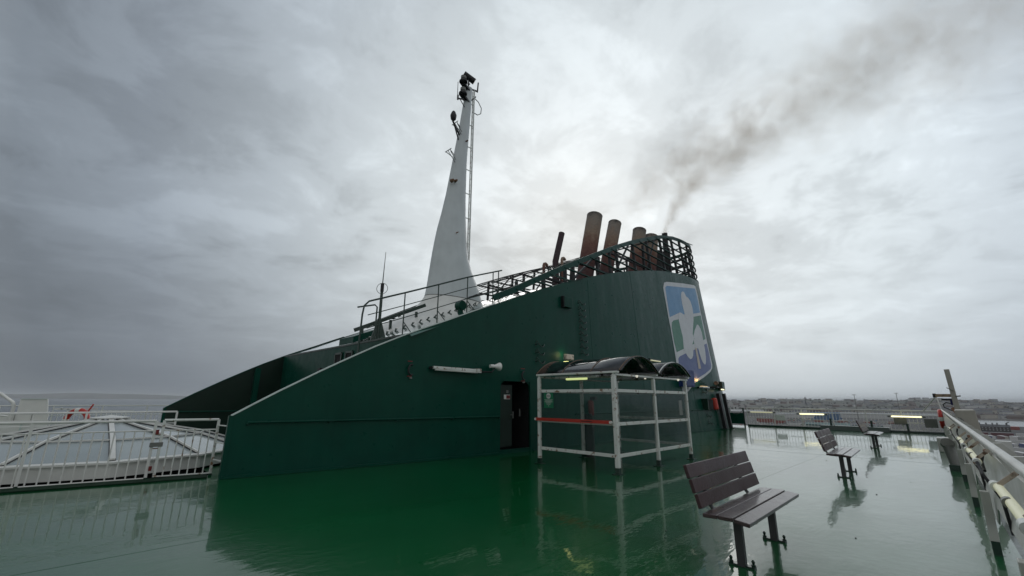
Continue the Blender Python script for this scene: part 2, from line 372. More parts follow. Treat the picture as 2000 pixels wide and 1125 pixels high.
# ---- cage above the funnel
def rail_strip(ss, mat, hh=.20):
    m_ = MB()
    for a, b_ in zip(ss, ss[1:]):
        pa, pb = SP(a, zr(a)), SP(b_, zr(b_)); m_.bar(pa, pb, .05, hh, V(0, 0, 1))
    return m_.build('cage_rail', mat, casing)
rail_strip(rng(8.55, UC, .6), cage_m); rail_strip(rng(UC, UC+NOSE, .3), cage_m); rail_strip(rng(UC+NOSE, SEND-6.6, .8), black_m, .06)
def s_of_z(z, tb):
    for (a, b_), (c, d) in zip(tb, tb[1:]):
        if b_ <= z <= d: return a+(c-a)*(z-b_)/(d-b_)
    return None
for i in range(15):
    z = 4.9+i*.44
    s0 = s_of_z(z, ZR)
    if s0 is None: s0 = 26
    s1 = s_of_z(z, ZT)
    if s1 is None or z > 8.7: s1 = UC+NOSE/2
    if s1-s0 < .3: continue
    for side in (0, 1):
        if side and s1 > UC: s1 = UC+1
        if s1-s0 < .3: continue
        m_ = MB(); ss = rng(s0, s1, .7 if s1 < UC else .4)
        if side: ss = [2*UC+NOSE-s for s in ss]
        w_ = .035 if side == 0 else .07
        for a, b_ in zip(ss, ss[1:]): m_.bar(SP(a, z, 0), SP(b_, z, 0), .09, w_)
        m_.build('cage_bar', cage_m if side == 0 else black_m, casing)
# heavy rings round the aft end, black to paint in their backlit darkness
for z in (8.95, 9.4, 9.9, 10.4, 10.9):
    m_ = MB(); ss = rng(UC+4.6, UC+NOSE-4.2, .45)
    for a, b_ in zip(ss, ss[1:]): m_.bar(SP(a, z+.05, -.16), SP(b_, z+.05, -.16), .06, .16)
    m_.build('cage_ring', black_m, casing)
# uprights
for s in list(rng(11, UC, 1.75))+list(rng(UC+1.2, UC+NOSE-1, 1.55))+[2*UC+NOSE-x for x in rng(11, UC, 1.75)]:
    z0, z1 = zt(s)-.02, zr(s)
    if z1-z0 < .3: continue
    MB().bar(SP(s, z0, -.14), SP(s, z1, -.14), .09, .12, snorm(s)).build('cage_post', black_m, casing)
for s in (13, 16.5, 20, 28.3):
    MB().bar(SP(s, zt(s)+.05, -.25), SP(s+1.7, zr(s+1.7)-.1, -.25), .07, .07).build('cage_brace', black_m, casing)
    s_ = 2*UC+NOSE-s
    MB().bar(SP(s_, zt(s)-.1, -.25), SP(s_-1.7, zr(s+1.7)-.1, -.25), .07, .07).build('cage_brace', black_m, casing)
# roof slats of the cage, parallel to the rail
for i in range(7):
    v_ = 10.2+i*1.35; pts = [(u_, v_, lerp(u_, ZR)-.05) for u_ in [10.2, 12, 14, 16, 18, 20, 22, 24, 26.5]]
    m_ = MB()
    for a, b_ in zip(pts, pts[1:]): m_.bar(a, b_, .05, .022)
    m_.build('roof_slat', black_m if i > 1 else cage_m, casing)
for u_ in (11, 16.6, 22.0, 26.4):
    z = lerp(u_, ZR)-.12; vv = 9.25+.1*z
    MB().bar((u_, vv, z), (u_, 28.4-vv, z), .06, .06).build('cross_beam', black_m, casing)
# inner machinery deck and framing seen through the cage
m_ = MB()
for u_ in (14.5, 18.2, 21.8, 25.2):
    for v_ in (11.2, 14.2, 17.2): m_.bar((u_, v_, 5.0), (u_, v_, lerp(u_, ZR)-.25), .12, .12)
for z in (6.4, 7.6, 8.8):
    for v_ in (11.2, 17.2): m_.bar((lerp(z, [(b, a) for a, b in ZR])+.3, v_, z), (28.2, v_, z), .1, .1)
m_.build('inner_frame', black_m, casing)
MB().box((13.0, 10.3, 5.2), (27.5, 18.0, 5.3)).build('inner_deck', dark_m, casing)
# ---- emblem painted on the funnel, sheets lying on the curved plate
EMB = {"outer": [[21.097,7.241],[21.322,7.559],[21.712,7.691],[24.156,8.097],[25.819,8.313],[26.05,8.284],[26.15,7.738],[26.022,6.678],[26.059,5.944],[26.066,5.022],[26.069,4.119],[26.134,3.553],[25.975,3.325],[25.5,3.084],[24.256,2.7],[22.934,2.388],[21.991,1.966],[21.334,1.797],[21.166,2.291],[21.109,3.137],[21.15,3.959],[21.147,5.078],[21.109,5.647],[21.106,6.644]],
"blue": [[21.353,7.291],[21.616,7.447],[25.903,8.119],[25.966,7.559],[25.9,6.609],[24.719,6.369],[23.241,6.106],[22.7,6.131],[21.278,5.672],[21.312,6.5]],
"green": [[21.406,5.4],[21.666,5.55],[22.344,5.703],[23.612,5.941],[24.794,6.203],[25.9,6.434],[25.85,5.0],[24.659,4.691],[23.162,4.366],[22.344,4.119],[21.369,3.866],[21.272,4.416],[21.284,5.097]],
"navy": [[21.428,3.541],[21.637,3.666],[22.369,3.863],[22.991,3.997],[24.497,4.366],[25.659,4.691],[25.881,4.744],[25.947,4.238],[25.894,3.475],[25.709,3.278],[24.691,2.956],[23.328,2.609],[22.284,2.322],[21.353,2.138],[21.331,3.15]],
"petal1": [[23.419,7.309],[23.55,7.46],[23.75,7.534],[23.95,7.53],[24.066,7.42],[24.15,7.30],[24.4,7.26],[24.6,7.12],[24.684,6.941],[24.72,6.7],[24.694,6.481],[24.544,6.006],[24.203,5.453],[23.987,5.087],[23.634,5.509],[23.384,6.097],[23.297,6.713],[23.33,7.05]],
"petal2": [[22.453,5.959],[22.58,6.09],[22.741,6.145],[23.0,6.14],[23.3,6.02],[23.547,5.806],[23.987,5.087],[24.081,4.881],[23.544,4.4],[23.57,4.103],[23.44,3.86],[23.222,3.69],[22.947,3.62],[22.659,3.741],[22.331,4.087],[22.494,4.772],[22.419,5.234],[22.38,5.65]],
"petal3": [[24.003,4.934],[24.378,5.35],[24.872,5.728],[25.04,5.76],[25.178,5.7],[25.33,5.54],[25.409,5.341],[25.378,4.822],[25.347,4.313],[25.24,3.9],[25.091,3.613],[24.95,3.47],[24.8,3.459],[24.62,3.56],[24.491,3.753],[24.341,4.353],[23.922,4.556]],
"stem": [[23.906,4.313],[24.153,4.334],[24.184,3.734],[24.18,3.194],[23.82,3.162],[23.878,3.713]]}
def on_shell(name, poly, off, mat, parent):
    bm = bmesh.new(); vs = [bm.verts.new((a, b_, 0)) for a, b_ in poly]; es = [bm.edges.new((vs[i], vs[(i+1) % len(vs)])) for i in range(len(vs))]
    bmesh.ops.triangle_fill(bm, use_beauty=True, edges=es)
    x0, x1 = min(p[0] for p in poly), max(p[0] for p in poly)
    for k in range(1, int((x1-x0)/.3)+1):
        bmesh.ops.bisect_plane(bm, geom=bm.verts[:]+bm.edges[:]+bm.faces[:], plane_co=(x0+k*.3, 0, 0), plane_no=(1, 0, 0))
    m_ = MB(); bm.verts.index_update()
    m_.add([SP(v.co.x, v.co.y, off) for v in bm.verts], [tuple(v.index for v in f.verts) for f in bm.faces]); bm.free()
    return m_.build(name, mat, parent, smooth=True)
def emb_m(n, c): return paint(n, c, .38, .05, coat=.1, wave=.03, streak=.15, crough=.25, spec=.32)
ew = emb_m('emblem_white', (.56, .58, .60)); eb = emb_m('emblem_blue', (.10, .26, .46)); eg = emb_m('emblem_green', (.05, .19, .125)); en = emb_m('emblem_navy', (.085, .12, .28)); es_ = emb_m('emblem_cream', (.48, .42, .35))
emb = on_shell('emblem', EMB['outer'], .034, ew, casing)
emb['label'] = 'tall blue green and navy panel with white shamrock painted on the funnel'
for k_, o_, mt in (('blue', .038, eb), ('green', .038, eg), ('navy', .038, en)): on_shell('emblem_field', EMB[k_], o_, mt, emb)
for k_ in ('petal1', 'petal2', 'petal3'): on_shell('shamrock_leaf', EMB[k_], .042, ew, emb)
on_shell('shamrock_stem', EMB['stem'], .046, es_, emb)

# ------------------------------------------------------------------ fixtures on the casing
def rung_ladder(label, s, zs, wd=.34):
    t_ = thing('rung_ladder', label, 'ladder', SP(s, zs[0]))
    for z in zs:
        m_ = MB(); c = [SP(s-wd/2, z, .02), SP(s-wd/2+.02, z+.03, .14), SP(s-.06, z-.05, .17), SP(s+.06, z-.05, .17), SP(s+wd/2-.02, z+.03, .14), SP(s+wd/2, z, .02)]
        m_.path(c, .015, 6); m_.path([SP(s-wd/2, z+.02, .02), SP(s-wd/2+.05, z+.14, .05), SP(s-.05, z+.03, .1)], .012, 6)
        m_.build('rung', dkgreen_m, t_)
    return t_
rung_ladder('long column of green rungs climbing the casing beside the small vent box', 13.0, [3.1+.235*i for i in range(9)])
rung_ladder('short column of three green rungs left of the floodlight on the casing', 10.5, [2.66, 2.93, 3.2])
rung_ladder('faint column of green rungs beside the red extinguisher on the funnel end', 23.9, [.35, .7, 1.9, 2.15, 2.4], .4)
t_ = thing('vent_box', 'small dark green louvred box high on the casing by the rungs', 'vent', SP(12.0, 4.7))
MB().box(tuple(SP(11.8, 4.68)+V(0, -.16, 0)), tuple(SP(12.25, 5.05)+V(0, .02, 0))).build('box_body', casing_m, t_, bevel=.01)
MB().box(tuple(SP(11.78, 4.66)+V(-.02, -.15, 0)), tuple(SP(11.80, 5.06)+V(-.01, .0, 0))).build('box_side', black_m, t_)
# long tube fixture + horn
t_ = thing('tube_fixture', 'long rusty unlit fluorescent tube fixture on the green casing wall', 'light fixture', SP(6.5, 2.3))
a, b_ = SP(6.55, 2.28, .16), SP(7.95, 2.26, .16)
MB().bar(a, b_, .12, .07).build('housing', whiter_m, t_, bevel=.01)
MB().tube(a+V(.05, -.03, -.05), b_+V(-.05, -.03, -.05), .028).build('tube', white_m, t_)
for p in (a, b_): MB().bar(p, p+V(0, .16, 0), .06, .06).build('bracket', black_m, t_)
MB().box(tuple(b_+V(-.1, -.07, -.06)), tuple(b_+V(.06, .05, .05))).build('end_cap', whiter_m, t_)
t_ = thing('horn_speaker', 'white horn loudspeaker on a short arm on the green casing', 'loudspeaker', SP(8.4, 2.4))
p = SP(8.45, 2.40, .25)
MB().path([p+V(.18, 0, 0), p+V(.10, 0, 0), p, p+V(-.06, 0, 0)], [.12, .085, .05, .04], 16).build('horn', white_m, t_, smooth=True)
MB().tube(p+V(-.05, 0, 0), p+V(-.17, 0, -.0), .055, .05, 12).build('driver', white_m, t_, smooth=True)
MB().path([p+V(-.05, 0, -.1), p+V(-.1, 0, -.16), SP(8.1, 2.24)], .02).path([p, p+V(-.05, 0, -.12)], .02).build('arm', black_m, t_)
for s, lb in ((6.0, 'round black lifebuoy hook with red tape marks left of the tube fixture'), (9.75, 'round black lifebuoy hook with red tape marks above the doorway')):
    t_ = thing('wall_hook', lb, 'hook', SP(s, 2.2))
    p = SP(s, 2.2, .05); c = [p+V(.10*math.cos(a), -.04, .13*math.sin(a)) for a in [math.radians(x) for x in range(80, 291, 30)]]
    MB().path(c, .022, 6).bar(p+V(0, .04, .1), p+V(0, -.04, .13), .03, .03).build('hook', black_m, t_)
    for dz in (.2, -.17): MB().box(tuple(p+V(-.09, .02, dz)), tuple(p+V(.09, .026, dz+.025))).build('tape', redtape_m, t_)
    MB().box(tuple(p+V(-.03, -.03, -.22)), tuple(p+V(.03, .02, -.18))).build('tip', grey_m, t_)
MB_ = MB
# wall floodlight above the shelter
lamp_w = emit('lamp_glow_warm', (1, .86, .62), 1.4); lamp_y = emit('tube_glow', (1.0, .93, .52), 1.7); lamp_dim = emit('tube_glow_dim', (.9, .85, .5), .35)
lamp_yg = emit('tube_glow_green', (.80, .92, .35), .65)
def plight(loc, e_, col, r=.08):
    l = bpy.data.lights.new('lamp', 'POINT'); l.energy = e_; l.color = col; l.shadow_soft_size = r
    return l
def put_light(l, loc, parent):
    o = bpy.data.objects.new('bulb_light', l); COL.objects.link(o); off = V(0, 0, 0); pp = parent
    while pp: off += pp.location; pp = pp.parent
    o.parent = parent; o.location = Vector(loc)-off
t_ = thing('floodlight', 'square cream floodlight glowing on the casing above the shelter roof', 'floodlight', SP(11.7, 2.75))
p = SP(11.72, 2.88, .30)
MB().box(tuple(p+V(-.20, -.08, -.09)), tuple(p+V(.20, .08, .10))).build('lamp_housing', paint('cream_lamp', (.75, .64, .5), .4, .2, rust=.25), t_, bevel=.03)
MB().box(tuple(p+V(-.16, .078, -.06)), tuple(p+V(.16, .088, .07))).build('lens', lamp_w, t_)
MB().path([p+V(-.22, 0, 0), p+V(-.22, 0, -.15), p+V(.22, 0, -.15), p+V(.22, 0, 0)], .014, 6).tube(p+V(0, 0, -.15), p+V(0, 0, -.25), .03).build('yoke', grey_m, t_)
MB().box(tuple(p+V(-.1, -.1, -.29)), tuple(p+V(.1, .3, -.24))).build('bracket', white_m, t_)
put_light(plight(0, 1.0, (1, .95, .35), .1), p+V(-.05, .14, .12), t_)
def small_tube(label, s, z, lit, ln=.7, off=.2):
    t_ = thing('tube_fixture', label, 'light fixture', SP(s, z))
    a, b_ = SP(s, z, off), SP(s+ln, z, off)
    MB().bar(a+V(0, .03, .02), b_+V(0, .03, .02), .12, .05).build('housing', dkgreen_m, t_)
    MB().tube(a+V(.08, -.02, -.03), b_+V(-.08, -.02, -.03), .03).build('tube', lit, t_)
    MB().bar(SP(s+.1, z), SP(s+.1, z+.02, off), .06, .06).build('bracket', black_m, t_)
    return t_
small_tube('short lit tube lamp on the casing above the second shelter roof', 17.9, 3.25, lamp_dim, 1.1)
# blue box beside the emblem
t_ = thing('blue_locker', 'blue wall locker on the funnel behind the shelter end', 'locker', SP(21.2, 2.3))
MB().box(tuple(SP(21.0, 2.15)+V(0, -.34, 0)), tuple(SP(22.1, 2.98)+V(0, -.03, 0))).build('locker_body', blue_m, t_, bevel=.02)
MB().box(tuple(SP(21.0, 2.15)+V(.05, -.36, .06)), tuple(SP(22.1, 2.98)+V(-.05, -.342, -.08))).build('locker_door', blue_m, t_, bevel=.005)
# lamps at the foot of the emblem
t_ = thing('floodlight', 'amber floodlight on a bracket lighting the bottom edge of the funnel emblem', 'floodlight', SP(23.3, 2.2))
p = SP(23.2, 2.2, .45)
MB().box(tuple(p+V(-.55, -.08, -.07)), tuple(p+V(.35, .1, .0))).build('lamp_tray', white_m, t_)
MB().box(tuple(p+V(-.5, -.03, .0)), tuple(p+V(.2, .08, .02))).build('lens', emit('amber_lens', (1, .62, .25), 1.0), t_)
MB().bar(p+V(0, .1, -.03), SP(23.2, 2.15), .08, .08).build('bracket', black_m, t_)
put_light(plight(0, 3.5, (1, .50, .14), .06), SP(23.3, 2.60, .16), t_)
t_ = thing('deck_camera', 'rusty brown searchlight on a ledge at the funnel end', 'searchlight', SP(24.8, 2.3))
p = SP(24.9, 2.42, .42)
MB().path([p+V(-.32, -.1, 0), p+V(.25, .05, .03)], [.11, .09], 12).build('lamp_barrel', paint('rusty_brown', (.22, .14, .09), .6, .3, rust=.4), t_, smooth=True)
MB().tube(p+V(0, 0, -.2), p, .03).bar(p+V(-.4, 0, -.2), p+V(.35, .15, -.2), .3, .05).bar(p+V(0, 0, -.2), SP(24.9, 2.2), .08, .08).build('ledge', black_m, t_)
small_tube('short yellow lit tube lamp below the green cabinet on the funnel end', 25.6, 2.14, lamp_y, .6, .35)
t_ = thing('green_cabinet', 'dark green cabinet at the top of the black posts on the funnel end', 'cabinet', SP(26.9, 2.1))
n_ = snorm(26.9); d_ = V(n_.y, -n_.x, 0)
p0, p1 = SP(26.3, 2.32, .15), SP(26.85, 2.32, .15)
MB().bar(p0, p1, .26, .5).build('cabinet_body', dkgreen_m, t_, bevel=.02)
MB().bar(p0-n_*.135, p1-n_*.135, .01, .42).build('cabinet_door', casing_m, t_)
for s, lb in ((25.5, 'nearer of two black steel posts standing against the funnel end'), (26.55, 'farther of two black steel posts standing against the funnel end')):
    t_ = thing('guide_post', lb, 'post', SP(s, 0, .2))
    MB().bar(SP(s, 0, .2), SP(s, 1.9, .2), .24, .16, snorm(s)).build('post', black_m, t_)
    MB().bar(SP(s, .02, .2), SP(s, .06, .2), .36, .3, snorm(s)).build('foot_plate', dkgreen_m, t_)
for s, z in ((24.4, 2.0), (25.4, 2.12), (27.3, 1.25)):
    tag(MB().bar(SP(s, z, .02), SP(s, z+.16, .02), .16, .12, snorm(s)).build('junction_box', dkgreen_m, bevel=.01), {24.4: 'small dark junction box left of the black posts on the funnel end', 25.4: 'small dark junction box above the nearer black post', 27.3: 'small dark junction box right of the farther black post'}[s], 'junction box')
t_ = thing('fire_extinguisher', 'faded red fire extinguisher cover on the funnel end', 'extinguisher', SP(24.7, 1.0, .2))
MB().path([SP(24.65, z, .22) for z in (1.03, 1.08, 1.58, 1.64)], [.10, .15, .15, .09], 14).build('cylinder', red_m, t_, smooth=True)
MB().bar(SP(24.65, 1.2), SP(24.65, 1.2, .12), .1, .1).build('bracket', black_m, t_)
t_ = thing('hose_box', 'open black hose box left of the red extinguisher', 'box', SP(23.7, 1.0, .1))
MB().box(tuple(SP(23.5, 1.05)+V(0, -.3, 0)), tuple(SP(24.1, 1.56)+V(0, -.04, 0))).build('box_body', dark_m, t_)
MB().box(tuple(SP(23.45, 1.03)+V(-.05, -.3, 0)), tuple(SP(23.5, 1.6)+V(-.02, -.03, 0))).build('box_door', dkgreen_m, t_)
tag(MB().path([SP(25.0+.16*math.cos(a), 1.0+.13*math.sin(a), .12) for a in [x*.6 for x in range(22)]], .02, 6).build('hose_coil', dkgreen_m), 'coil of dark hose hanging under the red extinguisher', 'hose')

# ------------------------------------------------------------------ exhaust pipes
def pipe(label, top, bot, rad, mat, nm='exhaust_pipe', bend=None):
    top, bot = V(*top), V(*bot); d = (top-bot).normalized(); b0 = bot-d*2.6
    t_ = thing(nm, label, 'exhaust pipe', tuple(b0), 'exhaust pipes through the funnel cage')
    pts = [b0, bot] if bend is None else [bend, bot]
    m_ = MB().path([pts[0], pts[1], top-d*.02, top, top, top-d*.5], [rad, rad, rad, rad*1.02, rad*.93, rad*.92], 28, caps=False)
    m_.build('pipe', mat, t_, smooth=True)
    MB().path([top-d*.55, top-d*.56], [rad*.93, .001], 28).build('pipe_throat', dark_m, t_)
    h = (top-bot).length
    MB().path([top-d*h*.40, top-d*(h*.40+.05)], [rad*1.012, rad*1.012], 28).build('weld_ring', mat, t_)
    return t_
pipe('thin leaning dark maroon exhaust pipe, leftmost above the cage', (15.99, 12.5, 9.55), (15.45, 12.5, 7.95), .15, paint('maroon_pipe', (.035, .014, .018), .6, .25), bend=V(15.55, 12.5, 5.6))
pipe('tallest fat rusty exhaust pipe with tan top', (19.0, 12.5, 11.45), (17.8, 12.5, 7.54), .43, pipe_mat('rusty_pipe_a', 7.4, 11.75))
pipe('second fat rusty exhaust pipe, just right of the tallest', (21.1, 12.5, 11.65), (19.75, 12.5, 8.1), .38, pipe_mat('rusty_pipe_b', 7.6, 11.95))
pipe('third fat tan exhaust pipe half behind the cage rail', (24.06, 12.5, 12.05), (23.1, 12.5, 9.1), .42, pipe_mat('rusty_pipe_c', 8.2, 12.3))
pipe('lowest fat exhaust pipe with its rim level with the cage rail', (25.6, 12.5, 12.05), (24.9, 12.5, 9.5), .46, pipe_mat('rusty_pipe_d', 8.4, 12.3))
pipe('thin black smoking exhaust pipe, rightmost in the cage', (27.7, 12.5, 12.9), (27.7, 12.5, 10.2), .19, black_m)
pipe('wide sooty black duct inside the cage left of the smoking pipe', (26.3, 12.5, 11.1), (25.9, 12.5, 9.0), .42, black_m)
for x_, z_, lb in ((14.35, 7.25, 'small hooked rusty vent left of the thin maroon pipe'), (15.7, 7.85, 'small hooked rusty vent at the foot of the thin maroon pipe')):
    c = [V(x_, 12.3, z_-1.4), V(x_, 12.3, z_+.2)]+[V(x_+.12-.12*math.cos(a), 12.3, z_+.2+.12*math.sin(a)) for a in (.8, 1.57, 2.4, 3.1)]
    tag(MB().path(c, .07, 10).build('gooseneck_vent', pipe_mat('goose_'+str(int(x_)), 6, 9), smooth=True), lb, 'vent')

# ------------------------------------------------------------------ mast
mast = thing('mast', 'tall tapering pale grey mast with flared foot and black gear on its tip', 'mast', (10.7, 14.2, 4.9))
ML = [(4.0, 8.2), (4.5, 8.75), (5.0, 9.08), (5.5, 9.25), (5.94, 9.33), (6.71, 9.42), (7.62, 9.54), (8.48, 9.69), (9.74, 9.99), (11.72, 10.3), (13.63, 10.6), (14.91, 10.77), (16.2, 10.97)]
MR = [(4.0, 12.9), (5.5, 12.32), (6.01, 12.14), (6.44, 11.91), (7.18, 11.5), (8.08, 11.33), (8.92, 11.24), (10.13, 11.18), (12.09, 11.16), (13.96, 11.25), (15.2, 11.3), (16.2, 11.32)]
def ell(z, dv=1.0, dl=0, n=40):
    l, r_ = lerp(z, ML)-dl, lerp(z, MR); c_, a_ = (l+r_)/2, (r_-l)/2/1.08; bv = max(.13, a_*.5)*dv
    return [(c_+a_*math.cos(2*math.pi*k/n), 14.2+bv*math.sin(2*math.pi*k/n), z) for k in range(n)]
MB().loft([ell(z) for z in (5.5, 5.9, 6.4, 6.9, 7.4, 7.9, 8.5, 9.2, 10.2, 11.2, 12.2, 13.2, 14.2, 15.2, 16.2)]).build('mast_body', mast_m, mast, smooth=True)
rings = []
for i, z in enumerate((3.4, 3.8, 4.2, 4.6, 4.9, 5.2, 5.49)):
    k = (5.5-z)/2.1; rings.append(ell(z, 1+1.6*k**1.6, 1.6*k**1.5))
MB().loft(rings).build('mast_fairing', white_m, mast, smooth=True)
MB().loft([[(p[0]+(p[0]-10.7)*.006, 14.2+(p[1]-14.2)*1.012, z) for p in ell(5.5)] for z in (5.47, 5.51)]).build('seam_band', grey_m, mast)
rs_ = paint('rust_patch', (.18, .10, .055), .8, .3)
# ladder with back rail up the aft edge
lad = MB(); px_ = lambda z: lerp(z, [(7.7, 11.42), (16.2, 11.42)])
for dv in (-.055, .055): lad.bar((px_(7.4), 14.2+dv, 7.3), (px_(16), 14.2+dv, 16.2), .035, .035)
z = 7.5
while z < 16.1: lad.bar((px_(z), 14.14, z), (px_(z), 14.26, z), .02, .02); z += .3
z = 8.2
while z < 16: lad.bar((px_(z), 14.2, z), (lerp(z, MR)-.08, 14.2, z), .03, .03); z += 1.2
lad.build('mast_ladder', whiter_m, mast)
MB().tube((11.48, 14.2, 7.3), (11.47, 14.2, 16.25), .035).build('cable_pipe', whiter_m, mast)
for u_, v_, z_, s_ in ((10.18, 13.87, 10.75, .09), (10.36, 13.85, 10.8, .07), (10.95, 13.93, 13.1, .04), (10.45, 13.72, 8.35, .03)):
    MB().path([V(u_, v_-.035, z_), V(u_, v_+.12, z_)], [s_*.6, s_], 9).build('rust_patch', rs_, mast)
def gear(name, mb, m=black_m, par=mast, **k): return mb.build(name, m, par, **k)
gear('camera_bracket', MB().tube((11.1, 14.2, 16.15), (11.08, 14.2, 16.72), .035).bar((11.1, 14.2, 16.4), (11.1, 14.2, 16.45), .1, .1))
gear('camera_drum', MB().path([V(10.86, 14.3, 16.92), V(11.38, 14.1, 16.66)], [.15, .15], 16), smooth=True)
for z, nm in ((16.12, .0), (15.45, .0)):
    pf = gear('lamp_platform', MB().path([V(10.62, 14.0, z), V(10.62, 14.0, z+.06)], [.2, .2], 14).bar((10.6, 14.05, z), (11.15, 14.2, z-.14), .22, .1))
    gear('navigation_lamp', MB().path([V(10.62, 14.0, z+.06), V(10.62, 14.0, z+.18), V(10.62, 14.0, z+.19), V(10.62, 14.0, z+.33), V(10.62, 14.0, z+.36)], [.10, .10, .13, .13, .05], 12), grey_m, pf, smooth=True)
gear('side_arm', MB().bar((11.1, 14.2, 15.5), (10.3, 13.95, 15.02), .06, .06).bar((10.3, 13.95, 14.95), (10.3, 13.95, 15.2), .06, .06).bar((11.0, 14.2, 14.9), (10.4, 13.95, 15.08), .03, .03))
gear('whip_antenna', MB().tube((10.27, 13.95, 15.2), (10.27, 13.95, 15.9), .014))
gear('aft_arm', MB().bar((11.2, 14.2, 16.2), (11.65, 14.2, 16.32), .06, .06).tube((11.66, 14.2, 16.28), (11.70, 14.2, 16.85), .035).bar((11.3, 14.2, 15.6), (11.56, 14.2, 15.95), .06, .06))
gear('cable_loop', MB().path([V(11.45, 14.2, 15.85), V(11.75, 14.2, 15.75), V(11.95, 14.2, 15.5), V(11.92, 14.2, 15.18), V(11.72, 14.2, 15.0), V(11.4, 14.2, 15.0)], .022, 6), grey_m)
gear('lamp_arm', MB().bar((10.8, 14.2, 13.2), (10.06, 13.95, 13.72), .06, .06).bar((10.75, 14.2, 12.8), (10.2, 14.0, 13.6), .045, .045))
gear('signal_lamp', MB().path([V(10.1, 13.95, 13.72), V(10.1, 13.95, 13.8), V(10.1, 13.95, 13.98), V(10.1, 13.95, 14.16), V(10.1, 13.95, 14.22)], [.05, .12, .15, .09, .05], 10), smooth=True)
for zz, du in ((13.75, 0), (12.2, -.3)):
    x_ = 10.75+du
    m_ = MB().bar((x_, 14.2, zz), (x_-.42, 14.0, zz+.06), .025, .025).bar((x_, 14.35, zz), (x_-.42, 14.3, zz+.06), .025, .025).bar((x_-.42, 13.9, zz+.06), (x_-.42, 14.35, zz+.06), .025, .025).bar((x_-.52, 14.0, zz-.08), (x_-.42, 14.0, zz+.06), .02, .02)
    m_.bar((x_-.5, 14.0, zz-.08), (x_, 14.1, zz-.42), .02, .02).bar((x_-.38, 14.0, zz-.02), (x_, 14.1, zz-.25), .02, .02)
    gear('foot_bracket', m_, grey_m)
for u_, v_, z_, s_ in ((10.36, 13.93, 10.9, .14), (11.08, 14.02, 13.0, .07), (10.52, 13.72, 8.3, .05), (12.1, 14.3, 5.9, .1), (11.75, 13.95, 6.5, .06)):
    pass
# antenna post with hoop at the roof rail
# ------------------------------------------------------------------ roof rail
rr = thing('roof_railing', 'thin green sloping handrail along the casing roof in front of the mast', 'railing', (7, 10.25, 3.4))
tops = [(4.9, 3.55), (4.93, 3.78), (5.05, 3.92), (6.08, 4.33), (7.18, 4.78), (8.27, 5.23), (9.75, 5.78)]
MB().path([V(4.87, 10.25, 2.2)]+[V(a, 10.25, b_) for a, b_ in tops], .024, 8).build('top_rail', dkgreen_m, rr, smooth=True)
for dz in (.36, .70): MB().path([V(a, 10.25, b_-dz) for a, b_ in tops[2:]], .014, 6).build('mid_rail', dkgreen_m, rr)
for a, b_ in ((6.08, 4.33), (7.18, 4.78), (8.27, 5.23), (9.35, 5.62), (9.6, 5.72)):
    MB().tube((a, 10.25, b_), (a, 10.25, rz(a)), .018).build('stanchion', dkgreen_m, rr)
    if a < 9: MB().tube((a, 10.25, rz(a)+.35), (a+.12, 10.0, rz(a)+.02), .014).build('stay', dkgreen_m, rr)
MB().path([V(5.06, 10.9, 3.86), V(5.55, 10.9, 4.0), V(5.62, 10.9, 3.95), V(5.62, 10.9, 3.05)], .022, 8).build('return_rail', dkgreen_m, rr)
ap = thing('antenna_post', 'green post with hoop and tall whip antenna at the low end of the roof rail', 'antenna', (6.3, 12.0, 3.2))
ax, ay = 6.3, 12.0
MB().path([V(ax, ay, 3.2), V(ax, ay, 4.75)], .045, 10).build('post', dkgreen_m, ap)
MB().prism([V(ax-.24, ay, 3.15), V(ax+.24, ay, 3.32), V(ax+.05, ay, 3.85), V(ax-.05, ay, 3.85)], (0, .04, 0)).build('foot_gusset', dkgreen_m, ap)
MB().tube((ax, ay, 4.7), (ax, ay, 4.95), .055).build('antenna_base', black_m, ap)
MB().tube((ax, ay, 4.95), (ax+.02, ay, 6.0), .018, .008).build('whip', grey_m, ap)
MB().path([V(ax+.17*q*math.cos(a), ay-.17*q*math.cos(a), 4.80+.17*math.sin(a)) for a in [math.radians(x) for x in range(0, 361, 20)]], .009, 5).build('hoop', grey_m, ap)
t_ = thing('rung_ladder', 'row of looped green foot rungs lying up the sloping roof to the mast', 'ladder', (6, 12.4, 3.2))
u_ = 6.1
while u_ < 10.6:
    z = rz(u_)
    MB().path([V(u_, 12.25, z), V(u_+.02, 12.25, z+.10), V(u_+.16, 12.4, z+.14), V(u_+.22, 12.62, z+.11), V(u_+.2, 12.7, z)], .02, 6).build('rung', dkgreen_m, t_); u_ += .3
t_ = thing('folded_pole', 'dark green pole lying in crutches along the sloping casing roof', 'pole', (6.2, 12.9, 3.5))
MB().bar((6.15, 13.3, 3.62), (8.75, 13.3, 4.85), .10, .12).build('pole', dkgreen_m, t_)
for u_ in (6.4, 7.4, 8.4): MB().bar((u_, 13.3, rz(u_)), (u_, 13.3, rz(u_)+.38), .06, .08).build('crutch', dkgreen_m, t_)
t_ = thing('mushroom_vent', 'small round green vent at the foot of the roof rail', 'vent', (8.35, 10.6, 4.1))
MB().path([V(8.3, 10.6, 4.05), V(8.3, 10.6, 4.3)], .09, 12).build('vent_neck', casing_m, t_)
MB().path([V(8.3, 10.48, 4.36), V(8.3, 10.72, 4.36)], .15, 16).build('vent_head', casing_m, t_, smooth=True)
tag(MB().prism([V(5.95, 12.9, 3.15), V(6.9, 12.9, 3.55), V(6.9, 12.9, 3.75), V(5.95, 12.9, 3.36)], (0, 1.0, 0)).build('roof_hatch', casing_m), 'low green hatch on the lower end of the casing roof', 'hatch')

